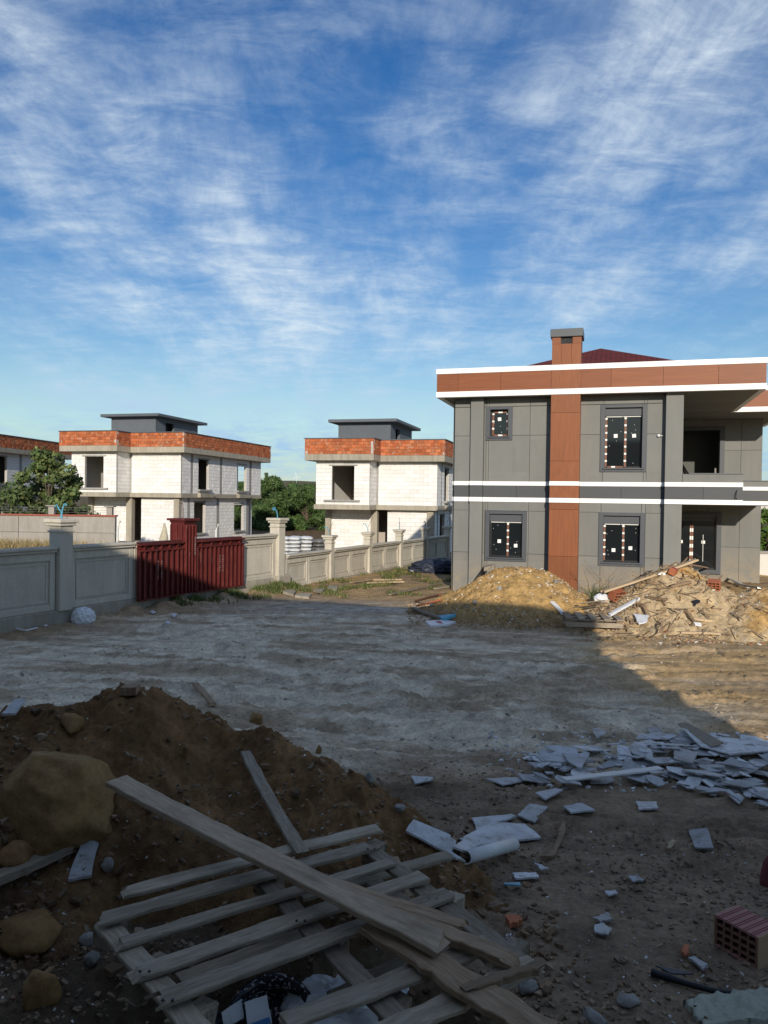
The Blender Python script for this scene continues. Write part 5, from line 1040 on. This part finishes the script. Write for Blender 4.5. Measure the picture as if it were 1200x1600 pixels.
# splinters of wood all over the rubble mound
rg = random.Random(5); m = MB()
for _ in range(210):
    x, y = rg.gauss(6.2, 1.0), rg.gauss(17.3, .8); z = sz(x, y) + rg.uniform(.02, .12); a_ = rg.random() * 6.28; L = rg.uniform(.1, .45); m.bar((x, y, z), (x + L * math.cos(a_), y + L * math.sin(a_), z + rg.gauss(0, .12)), rg.uniform(.015, .05), .012)
tag(m.build('wood_splinters', 'wood_brown'), 'splintered wood and sticks strewn over the rubble mound', 'wood scraps', None, 'stuff')
def grass(name, pts, hgt, cols, label, seed, lean=.5, width=.006, k='grass'):
    rg = np.random.default_rng(seed); n = len(pts); p = np.array(pts); a_ = rg.random(n) * 6.28; h_ = hgt * rg.uniform(.45, 1.25, n); ln = rg.uniform(.1, lean, n) * h_; b2 = rg.random(n) * 6.28
    d = np.stack([np.cos(a_), np.sin(a_), np.zeros(n)], 1) * (width * rg.uniform(.6, 1.5, n))[:, None]; l_ = np.stack([np.cos(b2), np.sin(b2), np.zeros(n)], 1) * ln[:, None]
    mid = p + l_ * .35; mid[:, 2] += h_ * .6; tip = p + l_; tip[:, 2] += h_
    P = np.stack([p - d, p + d, mid + d * .7, mid - d * .7, tip], 1).reshape(-1, 3); i = np.arange(n)[:, None] * 5; F_ = np.concatenate([i + [0, 1, 2], i + [0, 2, 3], i + [3, 2, 4]], 1).reshape(-1, 3)
    c = np.array(cols)[rg.integers(0, len(cols), n)] * rg.uniform(.7, 1.25, (n, 1)); o = raw_mesh(name, P, F_, 3, 'leaf', np.repeat(c, 5, 0)); return tag(o, label, k, None, 'stuff')
green = [(.075, .11, .025), (.10, .13, .035), (.13, .13, .05), (.06, .09, .022)]; dry = [(.34, .25, .11), (.28, .20, .09), (.40, .31, .16), (.2, .17, .07)]
rg = np.random.default_rng(61); x = rg.uniform(-4.5, 3.0, 30000); y = rg.uniform(22.3, 40, 30000); dV = (x - V1[0]) * VD[1] - (y - V1[1]) * VD[0]; ok = (dV > .15) & (fbm(x * .8, y * .5, 3, 220) + .35 * np.exp(-(dV / .8) ** 2) > rg.uniform(.05, .6, 30000)) & ((y + .3 * x) > 22.3); x, y = x[ok], y[ok]; grass('grass', np.stack([x, y, ground(x, y) - .01], 1), .13, green + [(.24, .19, .07)], 'short green grass between the low wall and the villa', 62, .7, .012)
rg = np.random.default_rng(63); s_ = rg.uniform(-.5, 5.2, 5000); o_ = np.abs(rg.normal(.25, .35, 5000)) + .12; x = W1[0] + WD[0] * s_ + WN[0] * o_; y = W1[1] + WD[1] * s_ + WN[1] * o_; ok = fbm(x * 1.6, y * 1.6, 2, 64) + .45 - s_ * .12 > rg.random(5000) * .7; x, y = x[ok], y[ok]; grass('grass', np.stack([x, y, ground(x, y) - .01], 1), .17, green, 'green weeds along the foot of the tall wall', 65, .6, .012)
rg = np.random.default_rng(66); x = rg.normal(-11.8, 1.5, 9000); y = rg.normal(23.0, 1.2, 9000); ok = wall_side(x, y) < -.5; x, y = x[ok], y[ok]; grass('dry_grass', np.stack([x, y, ground(x, y)], 1), .55, dry, 'dry yellow grass behind the tall wall at the left edge', 67, .8, .012)
def weed(u, v, Y, n, hgt, label, seed, cols=green):
    p = atY(u, v, Y); rg = np.random.default_rng(seed); r_ = np.abs(rg.normal(0, .28, n)); a_ = rg.random(n) * 6.28; x = p.x + r_ * np.cos(a_); y = Y + r_ * np.sin(a_)
    o = grass('weed_clump', np.stack([x, y, surf(x, y) - .02], 1), hgt, cols, label, seed, .9, .011, 'plant'); o['kind'] = 'thing'; return o
weed(942, 930, 21.2, 800, .55, 'bushy green weed growing against the villa wall between the heaps', 71); pass
p = atY(950, 925, 22.0); 
for k_ in range(1):
    m = MB()
    for j in range(14): a_ = rg.random() * 6.28; m.tube([(p.x, 22.0, .3), (p.x + .25 * math.cos(a_), 22 + .2 * math.sin(a_), .75 + .3 * rg.random()), (p.x + .75 * math.cos(a_), 22 + .3 * math.sin(a_), .95 + .5 * rg.random())], [.008, .006, .003], 4)
    tag(m.build('dead_weed', 'wood_brown'), 'dry bare weed stalks beside the green weed at the villa wall', 'plant')

# ------------------------------------------------------------------ trees
def leaves(rg, centers, radii, n, size, cols, needle=False, flat=.8):
    k = rg.integers(0, len(centers), n); c = centers[k]; d = rg.normal(0, 1, (n, 3)); d /= np.linalg.norm(d, axis=1)[:, None]; r_ = radii[k] * rg.uniform(.35, 1.05, n) ** .6; p = c + d * r_[:, None] * np.array([1, 1, flat])
    a_ = rg.normal(0, 1, (n, 3)); a_ /= np.linalg.norm(a_, axis=1)[:, None]; b_ = np.cross(a_, d + .01); b_ /= np.linalg.norm(b_, axis=1)[:, None] + 1e-6; s = size * rg.uniform(.6, 1.4, n)[:, None]
    a_ = a_ * s * (1.6 if needle else 1.); b_ = b_ * s * (.35 if needle else .6); P = np.stack([p - a_, p - b_ * .9, p + a_, p + b_ * .9], 1).reshape(-1, 3)
    cl_ = np.array(cols)[rg.integers(0, len(cols), n)] * rg.uniform(.75, 1.25, (n, 1)) * np.repeat(rg.uniform(.75, 1.2, len(centers)), 1)[k][:, None]
    return P, np.arange(n * 4).reshape(-1, 4), np.repeat(cl_, 4, 0)
def tree(name, loc, hgt, rad, label, seed, cols, nc, nl, lsize, needle=False, trunk=.25, low=.3, group=None, cat='tree', cone=False):
    rg = np.random.default_rng(seed); t = empty(name, loc, 0, label, cat, group); cs = []
    for _ in range(nc):
        u = rg.random(); z = hgt * (low + (1 - low) * u); env = (1 - u) if cone else math.sqrt(max(.05, 1 - (2 * u - .85) ** 2 / 1.35)); a_ = rg.random() * 6.28; r_ = rad * env * math.sqrt(rg.uniform(.1, 1)); cs.append((r_ * math.cos(a_), r_ * math.sin(a_), z - .1 * hgt))
    cs = np.array(cs); rd = rad * rg.uniform(.22, .40, nc) * (.5 if cone else 1); P, F_, c = leaves(rg, cs, rd, nl, lsize, cols, needle); raw_mesh('crown', P, F_, 4, 'leaf', c, t)
    m = MB(); m.tube([(0, 0, -.3), (.03 * hgt * rg.normal() * .3, 0, hgt * .3), (.04 * hgt * rg.normal() * .4, .02 * hgt, hgt * .75)], [trunk, trunk * .75, trunk * .2], 8)
    for i in range(min(10, nc)): q = cs[i]; m.tube([(0, 0, hgt * .2 + .2 * hgt * rg.random()), (q[0] * .5, q[1] * .5, q[2] * .75), tuple(q)], [trunk * .4, trunk * .25, trunk * .08], 5)
    m.build('trunk', 'bark', t); return t
pine = [(.055, .105, .027), (.075, .125, .033), (.038, .075, .022), (.10, .15, .045)]; broad = [(.075, .115, .033), (.055, .09, .026), (.10, .14, .045), (.14, .165, .06)]
for i, (u, Y, hg, rd, lb) in enumerate(((398, 90, 6.0, 2.6, 'dark green pine at the right edge of the left block house'), (428, 86, 6.2, 2.6, 'rounded dark green pine left of the gap between the block houses'), (455, 92, 5.6, 2.5, 'lower dark green pine in the middle of the gap'), (480, 88, 5.4, 2.4, 'dark green pine right of the gap middle'), (508, 90, 5.8, 2.6, 'dark green pine touching the middle block house'), (375, 96, 5.6, 2.4, 'dark green pine seen through the left block house windows'))):
    p = atY(u, 800, Y); tree('pine_tree', (p.x, Y, -.5), hg, rd, lb, 500 + i, pine, 46, 15000, .13, True, .22, .12, 'pines between the block houses')
p = atY(416, 735, 130); tree('cypress_tree', (p.x, 130, -.6), 9.0, 1.3, 'thin dark conifer tip above the pines', 520, pine, 30, 4000, .16, True, .2, .2, cone=True)
p = atY(76, 800, 36); tree('fruit_tree', (p.x, 36, .7), 4.8, 1.45, 'leafy green tree before the left block house', 530, broad, 46, 6500, .115, False, .09, .22)
p = atY(10, 800, 37); tree('shrub', (p.x, 37, .7), 3.2, 1.5, 'dark green shrub at the left edge beside the leafy tree', 531, broad[:2], 26, 2600, .09, False, .06, .1, cat='shrub')
p = atY(122, 800, 36.5); tree('shrub', (p.x, 36.5, .7), 2.1, .95, 'low dark shrub right of the leafy tree behind the red coping', 532, broad[:2], 18, 1500, .08, False, .05, .1, cat='shrub')
p = atY(1196, 840, 40); tree('shrub', (p.x + .2, 40, .0), 3.3, 1.3, 'bright green palm like shrub at the right edge beyond the villa', 533, [(.10, .17, .03), (.07, .13, .025)], 20, 1800, .16, True, .08, .1, cat='shrub')
p = atY(1196, 870, 33); t = empty('garden_wall', (p.x, 33, 0), 0, 'short cream garden wall at the right edge beyond the villa', 'wall'); B('wall_face', 'far_wall', t, -.9, 6, 0, .2, -.1, 1.0); B('coping', 'concrete', t, -.95, 6, -.05, .25, 1.002, 1.12)
for i, (u, Y, w_, h_) in enumerate(((1193, 300, 9, 6), (1199, 380, 12, 8))):
    p = atY(u, 790, Y); t = empty('house', (p.x, Y, -3), 0, 'distant pale town house at the right edge, ' + ('nearer one' if i == 0 else 'farther one'), 'house', 'far town houses'); B('wall', 'far_wall', t, -w_ / 2, w_ / 2, 0, 8, 0, h_); MB().prism([(-w_ / 2 - .5, -.5), (w_ / 2 + .5, -.5), (w_ / 2 + .5, 8.5), (-w_ / 2 - .5, 8.5)], h_, h_ + 1).build('roof', 'far_roof', t)
    for a_ in (-.3, .1): piece('window', 'black_frame', t, a_ * w_, a_ * w_ + 1.4, -.05, .1, h_ * .5, h_ * .5 + 1.5)
# wind turbine on the far ridge
p = atY(463, 752, 1900); t = empty('wind_turbine', (p.x, 1900, p.z - 8), 0, 'tiny white wind turbine on the far ridge', 'wind turbine'); MB().tube([(0, 0, -30), (0, 0, 20)], [.5, .35], 8).build('tower', 'turbine', t)
for k_ in range(3): a_ = R(90 + 120 * k_ + 12); MB().bar((0, -2, 20), (11 * math.cos(a_), -2, 20 + 11 * math.sin(a_)), .45, .3, (0, 1, 0)).build('blade', 'turbine', t)
B('nacelle', 'turbine', t, -.5, .5, -2, 2, 19.4, 20.6)
# bare stakes and a little debris behind the tall wall
for i, (u, v, Y, lb) in enumerate(((183, 835, 31, 'thin pale stake leaning behind the tall wall'), (337, 838, 34, 'white pipe end standing behind the sunlit red panel'))):
    p = atY(u, v, Y); tag(MB().tube([(p.x, Y, p.z - 1.3), (p.x + .02, Y, p.z + .25), (p.x + .12, Y, p.z + .55)], .05, 8).build('stake', 'pipe_white'), lb, 'stake')
p = atY(256, 832, 33); m = MB(); m.tube([(p.x, 33, p.z - 1.0), (p.x, 33, p.z - .25), (p.x + .03, 33, p.z + .12), (p.x + .02, 33, p.z + .42)], [.22, .19, .10, .03], 12); tag(m.build('wrapped_post', 'rock_pale', None, 0, True), 'pale wrapped post end behind the nearer red panel', 'post')
p = atY(410, 832, 36)
tag(rock_obj('yellow_box', (p.x + .4, 37, p.z - .2), (.5, .3, .2), 'wood_fresh', 78, 2, .1), 'yellow lump beyond the wall by the corner pillar', 'lump')
